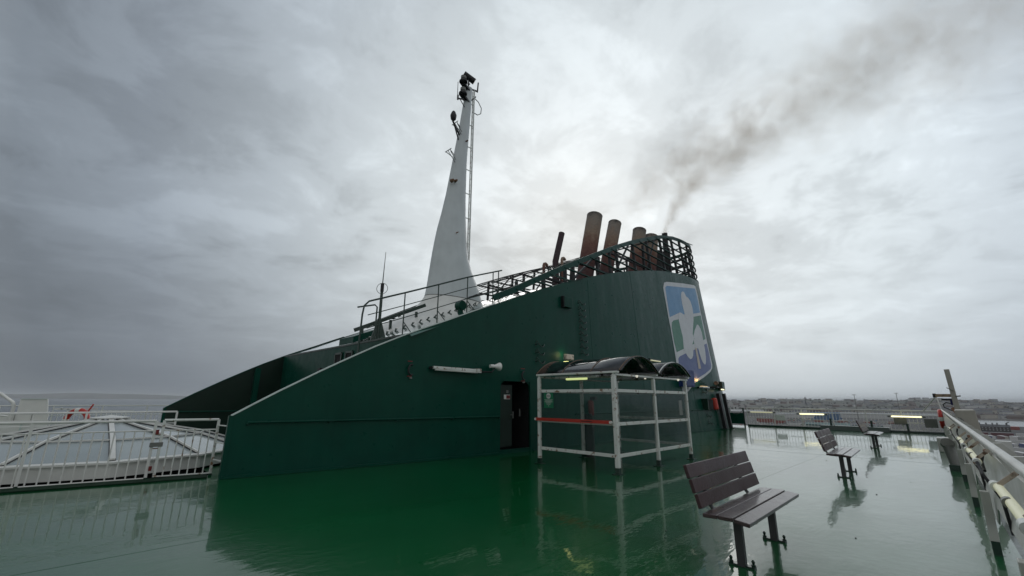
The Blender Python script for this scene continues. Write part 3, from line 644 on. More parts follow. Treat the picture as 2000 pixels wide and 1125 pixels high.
# ------------------------------------------------------------------ decks
def blv(u_): return -.27+.028*u_
dm = MB()
dm.add([(-16, -.85, 0), (30.45, .45, 0), (30.45, 29, 0), (-1.0, 29, 0), (-3, 15.6, 0), (2.33, 15.6, 0), (2.33, 10.7, 0), (-16, 15.6, 0)], [(0, 1, 6, 7), (1, 2, 3, 4, 5, 6)])
struct('deck', dm, deck_m)
dsm = MB()
for v_, a_, c_ in ((5.95, -14, 8.3), (2.95, -14, 30)): dsm.bar((a_, v_, -.001), (c_, v_+.1, -.001), .016, .005)
for u_ in (15.8,): dsm.bar((u_, .3, -.001), (u_, 9.1, -.001), .014, .005)
struct('deck_weld_seams', dsm, deck_m)
# raised green waterway under the side rail and lower white deck holding the skylight
struct('lower_deck', MB().box((-16, 10.9, -.32), (5.86, 15.58, -.28)), dkgreen_m)
GR = [(-3.5, 12.25), (-.49, 11.28), (1.34, 10.88), (2.28, 10.72)]
m_ = MB()
for a, b_ in zip([(-16, 16)]+GR, GR): m_.bar(V(a[0]-.08, a[1]-.17, -.085), V(b_[0]-.08, b_[1]-.17, -.085), .42, .22)
struct('deck_coaming', m_, paint('matte_dark_green', (.003, .020, .008), .8, .2, spec=.15))
struct('deck_edge', MB().bar((30.2, 9.35, .05), (30.2, .55, .05), .18, .10).bar((30.2, 28, .05), (30.2, 10.3, .05), .18, .10), dkgreen_m)
# hull side below the deck edges
struct('hull', MB().box((-40, -1.6, -29), (30.9, -.95, -2.6)).box((30.5, -1.5, -29), (31.0, 28, -.2)).box((-40, 27, -29), (30.9, 29.2, -.3)), white_m)
struct('lower_promenade', MB().box((-20, -2.6, -2.7), (34, -.7, -2.6)), dkgreen_m)
struct('deck_gutter', MB().add([(-16, -1.1, -.04), (30.4, .2, -.04), (30.4, .5, -.04), (-16, -.8, -.04)], [(0, 1, 2, 3)]), dkgreen_m)

# ------------------------------------------------------------------ near left railing
def fence(name, label, pts, top=1.08, mat=white_m, bars=.13, group=None, mids=(), posts=1.6, r=.025, rb=.009, barz=(.06, .86), foot=dkgreen_m):
    t_ = thing(name, label, 'railing', (pts[0][0], pts[0][1], 0), group)
    MB().path([V(a, b_, top) for a, b_ in pts], r, 10).build('top_rail', mat, t_, smooth=True)
    bm_ = MB()
    for z in mids: bm_.path([V(a, b_, z) for a, b_ in pts], r*.55, 6)
    L = 0; tot = sum(math.dist(a, b_) for a, b_ in zip(pts, pts[1:]))
    def at(d):
        for a, b_ in zip(pts, pts[1:]):
            l = math.dist(a, b_)
            if d <= l+1e-6: return V(a[0]+(b_[0]-a[0])*d/l, a[1]+(b_[1]-a[1])*d/l, 0)
            d -= l
        return V(*pts[-1], 0)
    n = int(tot/bars)
    for i in range(1, n):
        p = at(i*tot/n); bm_.path([p+V(0, 0, barz[0]), p+V(0, 0, barz[1])], rb, 5)
    bm_.build('bar_panel', mat, t_)
    n = max(1, round(tot/posts))
    for i in range(n+1):
        p = at(i*tot/n); po = MB().bar(p+V(0, 0, .04), p+V(0, 0, top), r*1.7, r*1.7).build('post', mat, t_)
        MB().bar(p+V(0, 0, -.06), p+V(0, 0, .045), r*2, r*2).build('post_foot', foot, po)
    return t_
gA = fence('side_railing', 'white barred railing along the deck edge in front of the glass skylight', [(-3.5, 12.25), (-.49, 11.28), (1.30, 10.89)], 1.05, mids=(.87, .03), barz=(.03, .87), bars=.142, posts=1.75, rb=.012)
gate = fence('railing_gate', 'white barred gate with rusty hinge frame between skylight railing and casing corner', [(1.42, 10.87), (2.27, 10.66)], 1.06, whiter_m, mids=(.87, .05), barz=(.05, .87), bars=.115, posts=.85, rb=.012)
hx, hy = 1.36, 10.88
MB().bar((hx-.07, hy+.01, .15), (hx-.05, hy+.01, 1.0), .02, .02).bar((hx+.05, hy-.01, .15), (hx+.07, hy-.01, 1.0), .02, .02).bar((hx-.06, hy, .55), (hx+.06, hy, .55), .02, .02).bar((hx-.06, hy, .8), (hx+.06, hy, .8), .02, .02).build('hinge_frame', paint('rusty_hinge', (.30, .20, .15), .6, .3, rust=.5), gate)
MB().box((hx-.1, hy-.04, .58), (hx+.1, hy-.02, .66)).build('latch_plate', grey_m, gate)
for z in (.2, .85): MB().tube((hx-.02, hy-.03, z-.04), (hx-.02, hy-.03, z+.04), .025).build('hinge', redtape_m, gate)
for z in (.3, .62, .95): MB().bar((2.27, 10.66, z), (2.36, 10.12, z), .02, .02).build('wall_bracket', whiter_m, gate)

# ------------------------------------------------------------------ skylight
sk_ = thing('skylight', 'low twelve sided pyramid skylight of pale glass panels with white glazing bars', 'skylight', (.82, 14.2, -.28))
def ring(r, z, n=12, rot=0): return [V(.82+r*math.cos(math.radians(-90+30*k+rot)), 14.2+r*math.sin(math.radians(-90+30*k+rot)), z) for k in range(n)]
Rg = 2.9
MB().loft([ring(Rg, .04), ring(Rg, .28), ring(Rg+.05, .28), ring(Rg+.05, .315), ring(Rg-.12, .33), ring(Rg-.12, .04)], caps=False).build('coaming', white_m, sk_)
MB().loft([ring(Rg-.2, -.28), ring(Rg-.2, .05)], caps=False).build('coaming_base', dark_m, sk_)  # dark colour paints in the shaded gap under the coaming
def zg(r): return .32+(Rg-.1-r)/(Rg-.1)*.70
oo, ii = ring(Rg-.1, .32), ring(1.9, zg(1.9)+.075); aa = ring(.28, zg(.28))
for k in range(12):
    MB().add([oo[k], oo[(k+1) % 12], ii[(k+1) % 12], ii[k]], [(0, 1, 2, 3)]).build('glass_panel', glass_pan, sk_)
    MB().add([ii[k], ii[(k+1) % 12], aa[(k+1) % 12], aa[k]], [(0, 1, 2, 3)]).build('glass_panel', glass_pan, sk_)
    w_ = .045 if k else .085
    MB().bar(oo[k]+V(0, 0, .03), ii[k]+V(0, 0, .03), w_, .045).bar(ii[k]+V(0, 0, .03), aa[k]+V(0, 0, .03), w_, .045).build('glazing_bar', white_m, sk_)
    MB().bar(oo[k]+V(0, 0, .008), ii[k]+V(0, 0, .008), w_+.022, .02).bar(ii[k]+V(0, 0, .008), aa[k]+V(0, 0, .008), w_+.022, .02).build('bar_gasket', rubber_m, sk_)
    MB().bar(ii[k]+V(0, 0, .022), ii[(k+1) % 12]+V(0, 0, .022), .035, .03).build('cross_bar', white_m, sk_)
MB().loft([ring(.36, 1.0), ring(.36, 1.02), ring(.02, 1.07)]).build('cap', white_m, sk_)
MB().box((-.5, 12.62, .35), (-.4, 12.7, .45)).build('stay_block', black_m, sk_)

# ------------------------------------------------------------------ far left area
fence('far_railing', 'white railing behind the skylight running to the far wing wall', [(-3.2, 15.5), (2.25, 15.4)], 1.1, mids=(.8, .5), bars=.5, posts=1.6, barz=(.1, 1.08), rb=.01)
fence('outer_railing', 'distant grey barred railing at the far ship side by the sea', [(-6, 26.2), (4.0, 24.9)], 1.12, mids=(.75, .4), bars=.16, posts=1.5, rb=.012)
t_ = thing('deck_locker', 'tall white slab locker standing by the far rail left of the red lifebuoy', 'locker', (-.7, 20.4, 0))
MB().prism([(-.98, 20.1, 1.0), (-.98, 20.1, 1.40), (-.40, 20.1, 1.40), (-.34, 20.1, 1.05), (-.34, 20.1, 1.0)], (0, .5, 0)).build('top_panel', white_m, t_, bevel=.01)
MB().box((-1.35, 20.15, 0), (-.30, 20.9, 1.0)).build('locker_body', white_m, t_, bevel=.01)
MB().bar((-.97, 20.09, 1.405), (-.41, 20.09, 1.405), .03, .02).build('locker_rim', lip_m, t_)
for x_ in (-1.0, -.65): MB().bar((x_, 20.14, .1), (x_, 20.14, .95), .02, .01).build('door_joint', grey_m, t_)
t_ = thing('deck_bulkhead', 'low white panelled bulkhead behind the skylight at far left', 'bulkhead', (-.6, 19.5, 0))
MB().box((-2.6, 19.2, 0), (-.25, 19.3, .80)).build('panel', white_m, t_)
for x_ in (-2.0, -1.4, -.8): MB().box((x_, 19.17, .05), (x_+.04, 19.2, .78)).build('panel_rib', lip_m, t_)
MB().box((-1.6, 18.9, .02), (-.6, 19.1, .22)).build('dark_opening', dark_m, t_)
t_ = thing('stair_handrail', 'pair of pale stair handrails sloping down at the far left edge', 'handrail', (-1.1, 20, 0))
for dv in (0, .5): MB().path([V(-2.2, 20+dv, 1.95), V(-1.42, 20+dv, 1.56), V(-1.12, 20+dv, 1.3), V(-1.08, 20+dv, 1.18), V(-1.08, 20+dv, 0)], .03, 8).build('handrail', white_m, t_, smooth=True)
t_ = thing('stair_handrail', 'lower second pale handrail ending at the far left edge', 'handrail', (-1.3, 17.5, 0))
MB().path([V(-1.9, 17.5, 1.4), V(-1.25, 17.5, 1.02), V(-1.0, 17.5, .98)], .025, 8).path([V(-1.25, 17.5, 1.02), V(-1.25, 17.5, 0)], .02, 8).build('handrail', white_m, t_)
def lifebuoy(label, c, rad, tube, ax1, ax2, mat=orange_m):
    t_ = thing('lifebuoy', label, 'lifebuoy', tuple(c))
    def arc(a0, a1, m_, nm, rr_):
        n = max(3, int((a1-a0)/10)); pts = [Vector(c)+Vector(ax1)*rad*math.cos(math.radians(a0+(a1-a0)*i/n))+Vector(ax2)*rad*math.sin(math.radians(a0+(a1-a0)*i/n)) for i in range(n+1)]
        MB().path(pts, rr_, 10).build(nm, m_, t_, smooth=True)
    for a in (0, 90, 180, 270): arc(a+12, a+78, mat, 'ring_section', tube); arc(a-12, a+12, white_m, 'ring_band', tube*1.04)
    return t_
lb = lifebuoy('red lifebuoy hanging on a stand behind the skylight peak', V(.35, 19.9, .72), .34, .075, (q, -q, 0), (0, 0, 1))
MB().path([V(.66, 19.8, 1.25), V(.58, 19.85, 1.05), V(.62, 19.8, .8), V(.45, 19.9, .5)], .022, 6).build('grab_line', orange_m, lb)
tag(MB().bar((.1, 19.98, 0), (.1, 19.98, 1.1), .04, .04).bar((.6, 19.98, 0), (.6, 19.98, 1.1), .04, .04).bar((-.2, 19.98, 1.1), (.8, 19.98, 1.1), .04, .04).bar((-.05, 19.98, 1.1), (-.05, 19.7, 1.14), .03, .03).build('lifebuoy_stand', white_m), 'thin white frame holding the red lifebuoy', 'stand')
t_ = thing('tube_light', 'dim yellow tube lamp on the far left railing', 'tube light', (2.2, 24.8, 1.0), 'tube lights on the deck railings')
MB().tube((.9, 24.6, .88), (2.0, 24.48, .88), .02).build('tube', lamp_dim, t_)
MB().bar((.8, 24.66, .93), (2.1, 24.5, .93), .05, .02).build('housing', white_m, t_)

# ------------------------------------------------------------------ smoking shelter
sh = thing('deck_shelter', 'rusty white framed glazed deck shelter with two dark arched roofs', 'shelter', (10.2, 6.4, 0))
US, VS = (8.36, 10.15, 11.97), (5.2, 7.36)
for u_ in US:
    for v_ in VS:
        w_ = .090 if (u_ == US[0] and v_ == VS[0]) else .075
        po = MB().box((u_-w_/2, v_-w_/2, .13), (u_+w_/2, v_+w_/2, 2.02)).build('post', whiter_m, sh, bevel=.008)
        MB().box((u_-.045, v_-.045, .0), (u_+.045, v_+.045, .128)).box((u_-.1, v_-.1, .0), (u_+.1, v_+.1, .015)).build('post_foot', dkgreen_m, po)
def hbar(a, b_, z, w_=.045, h_=.07, nm='rail', mt=whiter_m): return MB().bar(V(*a, z), V(*b_, z), w_, h_).build(nm, mt, sh, bevel=.006)
sides = [((US[0]+.05, VS[0]), (US[1]-.05, VS[0])), ((US[1]+.05, VS[0]), (US[2]-.05, VS[0])), ((US[0], VS[0]+.05), (US[0], VS[1]-.05)), ((US[2], VS[0]+.05), (US[2], VS[1]-.05))]
for i, (a, b_) in enumerate(sides):
    for z in (1.70, 1.0, .36): hbar(a, b_, z)
    dx = V(b_[0]-a[0], b_[1]-a[1], 0).normalized()*.01
    for z0, z1 in ((.40, .96), (1.04, 1.66)):
        MB().bar(V(a[0], a[1], (z0+z1)/2)+dx, V(b_[0], b_[1], (z0+z1)/2)-dx, .008, z1-z0).build('glass_pane', pane_m, sh)
hbar((US[0]+.05, VS[1]), (US[1]-.05, VS[1]), 1.70); hbar((US[1]+.05, VS[1]), (US[2]-.05, VS[1]), 1.70)
for v_ in (VS[0], VS[1]): hbar((US[0]-.02, v_), (US[2]+.12, v_), 2.045, .07, .045, 'gutter_beam')
for u_ in US: hbar((u_, VS[0]-.12), (u_, VS[1]+.07), 2.095, .09, .045, 'gutter')
for k, (ua, ub, hh) in enumerate(((US[0], US[1], .36), (US[1], US[2], .33))):
    n = 18; pr = []
    for i in range(n+1):
        x = ua+.02+(ub-ua-.04)*i/n; c = (i/n-.5)*2; pr.append((x, 2.125+hh*(1-abs(c)**2.1)))
    m_ = MB()
    vs = [(x, v_, z) for v_ in (VS[0]-.2, VS[0]+.62, VS[0]+1.45, VS[1]+.15) for x, z in pr]; fs = []
    for j in range(3):
        for i in range(n): a = j*(n+1)+i; fs.append((a, a+1, a+n+2, a+n+1))
    m_.add(vs, fs); m_.build('roof_panel', acry_m, sh, smooth=True, solid=.008)
    for v_ in (VS[0]-.14, VS[0]+.62, VS[0]+1.45, VS[1]+.1):
        a2 = MB().path([V(x, v_, z+.004) for x, z in pr], .016, 6).build('roof_rib', whiter_m if v_ < VS[0] and k else paint('rust_rib%d%d' % (k, int(v_*10)), (.10, .06, .035), .6, .3), sh)
t_ = thing('tube_fixture', 'lit greenish tube lamp under the near end of the shelter roof', 'light fixture', (8.5, 6.3, 2.0))
MB().bar((8.55, 6.95, 2.03), (8.55, 5.75, 2.03), .12, .05).build('housing', whiter_m, t_)
MB().tube((8.52, 6.62, 1.985), (8.52, 6.02, 1.985), .03).build('tube', lamp_yg, t_)
put_light(plight(0, .45, (.9, 1, .5), .4), (8.86, 6.3, 1.7), t_)
for i, (u_, v_) in enumerate(((9.1, 5.05), (9.95, 5.3), (11.35, 5.1))):
    o_ = MB().path([V(u_, v_, 2.0), V(u_, v_, 2.05)], [.02, .035], 10).build('spot_lamp', emit('spot%d' % i, (1, .95, .8), .55))
    tag(o_, ('small white spot lamp under the first shelter arch', 'small white spot lamp at the middle shelter post', 'small white spot lamp under the second shelter arch')[i], 'spot lamp')
t_ = thing('smoking_sign', 'green notice with a white round symbol hung inside the shelter glass', 'sign', (8.42, 7.05, 1.3))
MB().box((8.345, 6.90, 1.30), (8.352, 7.20, 1.68)).build('board', paint('sign_green', (.01, .16, .075), .4, .05), t_)
MB().path([V(8.344, 7.05, 1.585), V(8.340, 7.05, 1.585)], .068, 20).build('symbol_disc', paint('sign_white', (.55, .55, .52), .4, .05), t_)
MB().box((8.334, 7.0, 1.575), (8.339, 7.1, 1.592)).build('symbol_mark', black_m, t_)
wt = MB()
for z, l in ((1.487, .26), (1.462, .2), (1.44, .25), (1.415, .16), (1.385, .12), (1.345, .03)): wt.box((8.340, 7.05-l/2, z), (8.344, 7.05+l/2, z+.010))
wt.build('text_lines', MATS['sign_white'], t_)
t_ = thing('barrier_bar', 'red and white striped bar bolted across the shelter end', 'barrier', (8.27, 6.4, 1.02))
MB().bar((8.285, 7.42, 1.035), (8.285, 5.27, 1.035), .03, .07).build('red_bar', red_m, t_)
for v_ in (7.42, 5.28): MB().tube((8.26, v_, 1.035), (8.32, v_, 1.035), .03).build('bolt', white_m, t_)
MB().box((8.262, 5.75, 1.03), (8.268, 6.05, 1.045)).build('wear_mark', black_m, t_)
t_ = thing('extinguisher', 'red extinguisher hanging on the casing wall behind the shelter glass', 'extinguisher', (13.2, 9.0, .8))
MB().path([SP(13.1, z, .14) for z in (.95, 1.0, 1.45, 1.5)], [.07, .1, .1, .04], 12).build('cylinder', redtape_m, t_, smooth=True)
MB().box((13.02, 8.90, 1.5), (13.2, 9.1, 1.6)).build('valve', black_m, t_)
t_ = thing('ash_bin', 'dark ash bin with pale label standing inside the shelter', 'bin', (10.3, 7.4, 0))
MB().path([V(10.35, 7.3, .0), V(10.35, 7.3, 1.05), V(10.35, 7.3, 1.12)], [.14, .14, .08], 14).build('bin_body', black_m, t_, smooth=True)
MB().box((10.28, 7.14, .78), (10.42, 7.16, .98)).build('bin_label', grey_m, t_)
tag(MB().box((11.72, 5.3, 1.12), (11.9, 5.31, 1.5)).build('notice', MATS['sign_white']), 'small white notice on the shelter glass by the middle post', 'notice')

# ------------------------------------------------------------------ benches
def make_bench(label):
    t_ = thing('bench', label, 'bench', (0, 0, 0), 'slatted benches bolted along the wet deck')
    Lb = 1.82; prof = [(.208, .455, .03), (.070, .457, -.01), (-.070, .442, -.14)]        # v, z, tilt
    for v_, z_, tl in prof:
        d = V(0, math.cos(tl), math.sin(tl)*-1)
        MB().bar((-Lb/2, v_, z_), (Lb/2, v_, z_), .130, .035, V(0, math.sin(tl), math.cos(tl))).build('seat_slat', seat_m, t_, bevel=.006)
    n = V(0, -math.cos(.27), math.sin(.27)*-0+.26).normalized()
    for k in range(3):
        z_ = .565+k*.128; v_ = .305+k*.043
        MB().bar((-Lb/2, v_, z_), (Lb/2, v_, z_), .035, .126, V(0, .26, .965)).build('back_slat', slat_m, t_, bevel=.006)
    for x_ in (-.59, .50):
        lg = MB().box((x_-.032, .035, .0), (x_+.032, .108, .43)).build('leg', post_m, t_, bevel=.006)
        MB().box((x_-.03, -.04, .0), (x_+.03, .185, .018)).build('foot_plate', dkgreen_m, lg)
        for v_ in (-.025, .17):
            MB().path([V(x_, v_, .02), V(x_, v_, .035), V(x_, v_, .036), V(x_, v_, .06), V(x_, v_, .075)], [.02, .02, .01, .017, .005], 8).build('bolt', dkgreen_m, lg)
        MB().path([V(x_, -.1, .405), V(x_, .26, .42), V(x_, .325, .50), V(x_, .43, .88)], .02, 6).build('back_bracket', post_m, t_)
    return t_
b1 = make_bench('nearest dark slatted bench in the right foreground, wet with rain')
b2 = copy_tree(b1); b2['label'] = 'middle dark slatted bench on the wet deck between the other two'
b3 = copy_tree(b1); b3['label'] = 'farthest dark slatted bench beside the green ledge at the deck end'
for o_, loc, r_ in ((b1, (5.35, 1.61, 0), .01), (b2, (12.10, 1.82, 0), .04), (b3, (20.0, 2.12, 0), .03)): o_.location = loc; o_.rotation_euler = (0, 0, r_)

# ------------------------------------------------------------------ far end railing
fr1 = fence('end_railing', 'long white railing with netting across the far end of the deck', [(30.3, 9.35), (30.3, .60)], 1.08, mids=(.86, .48, .14), bars=.15, posts=1.45, r=.030, rb=.010, barz=(.1, 1.0))
fr2 = fence('end_railing', 'short white railing behind the funnel end, left of the green gate', [(30.3, 13.5), (30.3, 10.35)], 1.08, mids=(.7, .4), bars=.14, posts=1.5, rb=.01)
t_ = thing('chain_gate', 'small green gate with sagging chain between funnel end and deck railing', 'gate', (29.9, 9.9, 0))
for v_ in (10.3, 9.45): MB().bar((29.9, v_, 0), (29.9, v_, 1.08), .07, .07).build('gate_post', dkgreen_m, t_)
MB().box((29.9, 9.5, .12), (29.93, 10.26, .78)).build('gate_mesh', casing_m, t_)
MB().path([V(29.88, 9.45+.85*i/8, 1.0-.3*(1-((i-4)/4)**2)) for i in range(9)], .014, 6).build('chain', grey_m, t_)
tag(MB().prism([V(29.5, 5.5, 0), V(30.15, 5.5, 0), V(30.15, 5.5, .24), V(29.6, 5.5, .24)], (0, -2.9, 0)).build('deck_ledge', dkgreen_m, bevel=.01), 'long low dark green box ledge at the foot of the far railing', 'ledge')
for i, (v_, h_) in enumerate(((5.05, .55), (3.3, .5), (1.9, .4))):
    tag(MB().bar((30.0, v_, .1), (30.0, v_, h_), .09, .09).path([V(30, v_, h_), V(30, v_, h_+.05)], .06, 10).build('bitt', dkgreen_m), ('green bollard post at the left end of the green ledge', 'green bollard post at the right end of the green ledge', 'short green bollard post near the bulwark corner')[i], 'bollard')
for lb, v0, v1, z_, mt in (('bright yellow tube lamp on the middle of the end railing', 6.49, 5.34, .80, lamp_y), ('bright yellow tube lamp at the right part of the end railing', 2.45, 1.32, .79, lamp_y), ('dim yellow tube lamp at the left part of the end railing', 9.1, 7.9, .84, lamp_dim)):
    t_ = thing('tube_light', lb, 'tube light', (30.1, v0, z_), 'tube lights on the deck railings')
    MB().tube((30.1, v0, z_), (30.1, v1, z_), .035).build('tube', mt, t_)
    MB().bar((30.16, v0+.18, z_), (30.16, v1-.18, z_), .04, .06).build('housing', whiter_m, t_)
    for v_ in (v0+.1, v1-.1): MB().tube((30.1, v_+.06, z_), (30.1, v_-.06, z_), .045).build('end_cap', grey_m, t_)
for i, (v_, z_, c_) in enumerate(((7.55, .55, whiter_m), (2.15, .55, grey_m))):
    tag(MB().box((30.22, v_-.25, z_-.16), (30.26, v_+.25, z_+.16)).build('rail_box', c_, bevel=.01), ('small square box hung on the left part of the end railing', 'grey square box hung on the right part of the end railing')[i], 'box')

# ------------------------------------------------------------------ bulwark on the right
bw = thing('bulwark', 'white steel bulwark with round top rail and green footed legs along the right deck edge', 'bulwark', (10, 0, 0))
U0, U1 = -6.0, 30.2
def bp(u_, o, z): return V(u_, blv(u_)+o, z)
MB().path([bp(u_, -.02, 1.16) for u_ in rng(U0, U1, 3)], .028, 12).build('top_rail', bul_m, bw, smooth=True)
m_ = MB()
legs = [7.0-2.85*k for k in range(5)][::-1]+[9.9+2.85*k for k in range(8)]
# plate with flared lower edge towards each leg, rolled top lip
us = rng(U0, U1, .19); vs, fs = [], []
def low(u_):
    d = min(abs(u_-l) for l in legs); return .30 if d < .10 else min(.52, .30+(d-.10)*.55)
for u_ in us:
    for o, z in ((-.03, low(u_)), (-.05, .62), (-.06, 1.03), (-.13, 1.07)): vs.append(bp(u_, o, z))
for i in range(len(us)-1):
    for k in range(3): a = i*4+k; fs.append((a, a+4, a+5, a+1))
m_.add(vs, fs); m_.build('plate', bul_m, bw, solid=.012)
for l in legs:
    lg = MB().bar(bp(l, .02, .60), bp(l, .03, .13), .11, .07, V(0, 1, 0)).build('leg', bul_m, bw, bevel=.005)
    MB().bar(bp(l, .03, .13), bp(l, .03, -.02), .105, .065, V(0, 1, 0)).build('leg_foot', dkgreen_m, lg)
    MB().prism([bp(l+.05, -.04, .50), bp(l+.05, -.28, .0), bp(l+.05, -.42, .0), bp(l+.05, -.14, .60)], (.02, 0, 0)).build('leg_stay', bul_m, bw)
l = -5.2
while l < 30:
    MB().prism([bp(l, -.06, 1.0), bp(l, .0, 1.13), bp(l, -.14, 1.14), bp(l, -.22, 1.04)], (.05, 0, 0)).build('rail_bracket', bul_m, bw)
    l += 1.42
m_ = MB()
for z in (.12, .34): m_.path([bp(u_, -.32, z-.05) for u_ in rng(U0, U1, 3)], .02, 8)
m_.build('outer_rail', bul_m, bw)
def bul_lamp(label, ua, ub, z=.86, mt=lamp_y):
    t_ = thing('tube_light', label, 'tube light', tuple(bp((ua+ub)/2, .1, z)), 'tube lights on the deck railings')
    MB().tube(bp(ua, .05, z), bp(ub, .05, z), .024, n=14).build('tube', mt, t_, smooth=True)
    for u_ in (ua, ub): MB().tube(bp(u_-.05, .06, z), bp(u_+.05, .06, z), .029, n=14).build('end_cap', whiter_m, t_, smooth=True)
    MB().tube(bp((ua+ub)/2-.03, .06, z), bp((ua+ub)/2+.03, .06, z), .027, n=14).build('clamp', grey_m, t_)
    rm = paint('rusty_bracket%d' % int(ua*10), (.40, .34, .28), .7, .2, rust=.3)
    for u_ in (ua+.1, ub-.1): MB().bar(bp(u_, .05, z+.02), bp(u_, -.04, z+.10), .02, .025).build('bracket', rm, t_)
    MB().path([bp(ua-.05, .06, z), bp(ua-.25, .05, z-.08), bp(ua-.4, -.02, z-.25), bp(ua-.42, -.03, z-.5)], .012, 6).build('cable', rubber_m, t_)
lamp_tube = emit('bulwark_tube_glow', (.85, .85, .50), .22)
bul_lamp('nearest yellow tube lamp clamped to the bulwark', 3.0, 4.3, .985, lamp_tube); bul_lamp('second yellow tube lamp clamped to the bulwark', 5.9, 7.3, .985, lamp_tube)
bul_lamp('third yellow tube lamp clamped to the bulwark behind the grey vent', 8.2, 9.8, .97, lamp_tube); bul_lamp('farthest small tube lamp on the bulwark', 14.2, 15.2, .9, lamp_tube)
for i, u_ in enumerate((6.1, 8.6, 11.6)):
    t_ = thing('rusty_socket', ('rusty junction socket above the second bulwark lamp', 'rusty junction socket above the third bulwark lamp', 'rusty junction socket beyond the grey vent')[i], 'socket', tuple(bp(u_, 0, 1.03)))
    MB().bar(bp(u_, -.02, 1.06), bp(u_+.06, -.02, 1.06), .03, .04).build('socket_box', paint('rust_box%d' % i, (.20, .12, .08), .7, .3), t_, bevel=.01)
    MB().path([bp(u_+.03, .0, 1.04), bp(u_+.02, .02, .97), bp(u_-.1, .02, .90)], .012, 6).build('socket_cable', rubber_m, t_)
t_ = thing('deck_vent', 'grey cylindrical deck vent with round flat head beside the bulwark', 'vent', (14.6, .35, 0))
MB().tube((14.7, .22, 0), (14.8, .30, .52), .10, .10, 16).build('vent_pipe', grey_m, t_, smooth=True)
h = V(-.75, -.25, .55).normalized(); c = V(14.8, .30, .56)
MB().path([c-h*.035, c+h*.035], [.125, .125], 24).build('vent_head', grey_m, t_, smooth=True)
MB().path([c+h*.05, c+h*.05], .025, 12).build('vent_hub', MATS['rust_box0'], t_)
MB().bar((14.6, .2, .0), (14.6, .2, .12), .3, .3).build('vent_foot', dkgreen_m, t_)
tag(MB().box((19.5, .35, 0), (20.3, .62, .42)).build('hose_locker', bul_m, bevel=.02), 'small pale locker against the far part of the bulwark', 'locker')
# red lifejacket / buoy seen edge-on
lifebuoy('red lifebuoy seen edge on where the bulwark meets the far railing', V(27.2, .56, .80), .34, .075, (.98, .0, 0), (0, 0, 1))
# davit mast and beige hood outside the rail
t_ = thing('davit_post', 'tall leaning beige steel davit post rising beyond the far bulwark corner', 'davit', (26, .1, -2.6))
MB().bar((26.0, -.12, -2.6), (26.0, .03, 2.85), .17, .17).build('post', beige_m, t_, bevel=.01)
MB().bar((26.0, -.05, 1.78), (26.0, .56, 1.78), .12, .12).build('arm', paint('tan_arm', (.30, .21, .13), .6, .25, rust=.3), t_)
MB().tube((26.0, .58, 1.70), (26.0, .58, 1.86), .06).tube((26, .1, 1.62), (26, .4, 1.62), .04).build('arm_sheave', black_m, t_)
MB().bar((26, .09, 1.4), (26, .11, 1.66), .1, .05).build('ensign_wrap', paint('navy_cloth', (.02, .02, .09), .8, .1), t_)
MB().bar((25.9, -.03, 1.95), (25.9, .16, 2.1), .03, .03).build('small_bracket', grey_m, t_)
MB().bar((25.9, -.04, 1.74), (25.9, -.2, 1.76), .05, .05).build('small_bracket', grey_m, t_)
MB().path([V(26, .12, 1.45), V(26, .28, 1.5), V(26, .38, 1.42), V(26, .36, 1.3), V(26, .2, 1.2), V(26, .08, 1.15)], .022, 8).build('cable', rubber_m, t_, smooth=True)
MB().bar((26, -.0, 1.0), (26, .12, 1.3), .14, .14).build('winch', paint('winch_rust', (.28, .14, .08), .6, .3), t_)
t_ = thing('rail_brace', 'white tripod brace above the corner where bulwark and end railing meet', 'brace', (29.2, .6, 1.1))
MB().bar((29.2, .52, 1.05), (29.2, .60, 1.80), .05, .05).bar((30.2, 1.2, 1.08), (29.2, .60, 1.80), .04, .04).bar((28.4, .50, 1.1), (29.2, .6, 1.8), .04, .04).build('brace_frame', bul_m, t_)
t_ = thing('davit_hood', 'large flat beige housing standing outboard behind the bulwark rail', 'housing', (17, -.2, -2.6))
MB().prism([V(17.0, .06, -2.6), V(17.0, .06, 1.30), V(17.0, -.33, 1.31), V(17.0, -.50, -2.6)], (1.8, 0, 0)).build('housing_body', beige_m, t_, bevel=.02)
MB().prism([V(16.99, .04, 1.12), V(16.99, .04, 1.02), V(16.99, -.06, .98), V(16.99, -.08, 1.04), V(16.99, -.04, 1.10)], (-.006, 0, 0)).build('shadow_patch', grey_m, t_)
t_ = thing('corner_box', 'grey control box on the end railing next to the bulwark corner', 'box', (29.9, .95, .5))
MB().box((29.95, .78, .30), (30.15, 1.25, .72)).build('box_body', grey_m, t_, bevel=.015)
MB().box((29.94, .82, .34), (29.95, 1.2, .68)).build('box_door', grey_m, t_)
for dx in range(6):
    pass
#DEBRIS
lf = MB()
for i in range(16):
    x_, y_ = random.uniform(4, 22), random.uniform(.6, 4.5); s_ = random.uniform(.008, .02)
    lf.box((x_, y_, .001), (x_+s_*2, y_+s_, .008))
lf.build('deck_grit', black_m, kind='stuff'); tag(bpy.data.objects['deck_grit'], 'tiny dark specks of grit on the wet deck', 'grit')

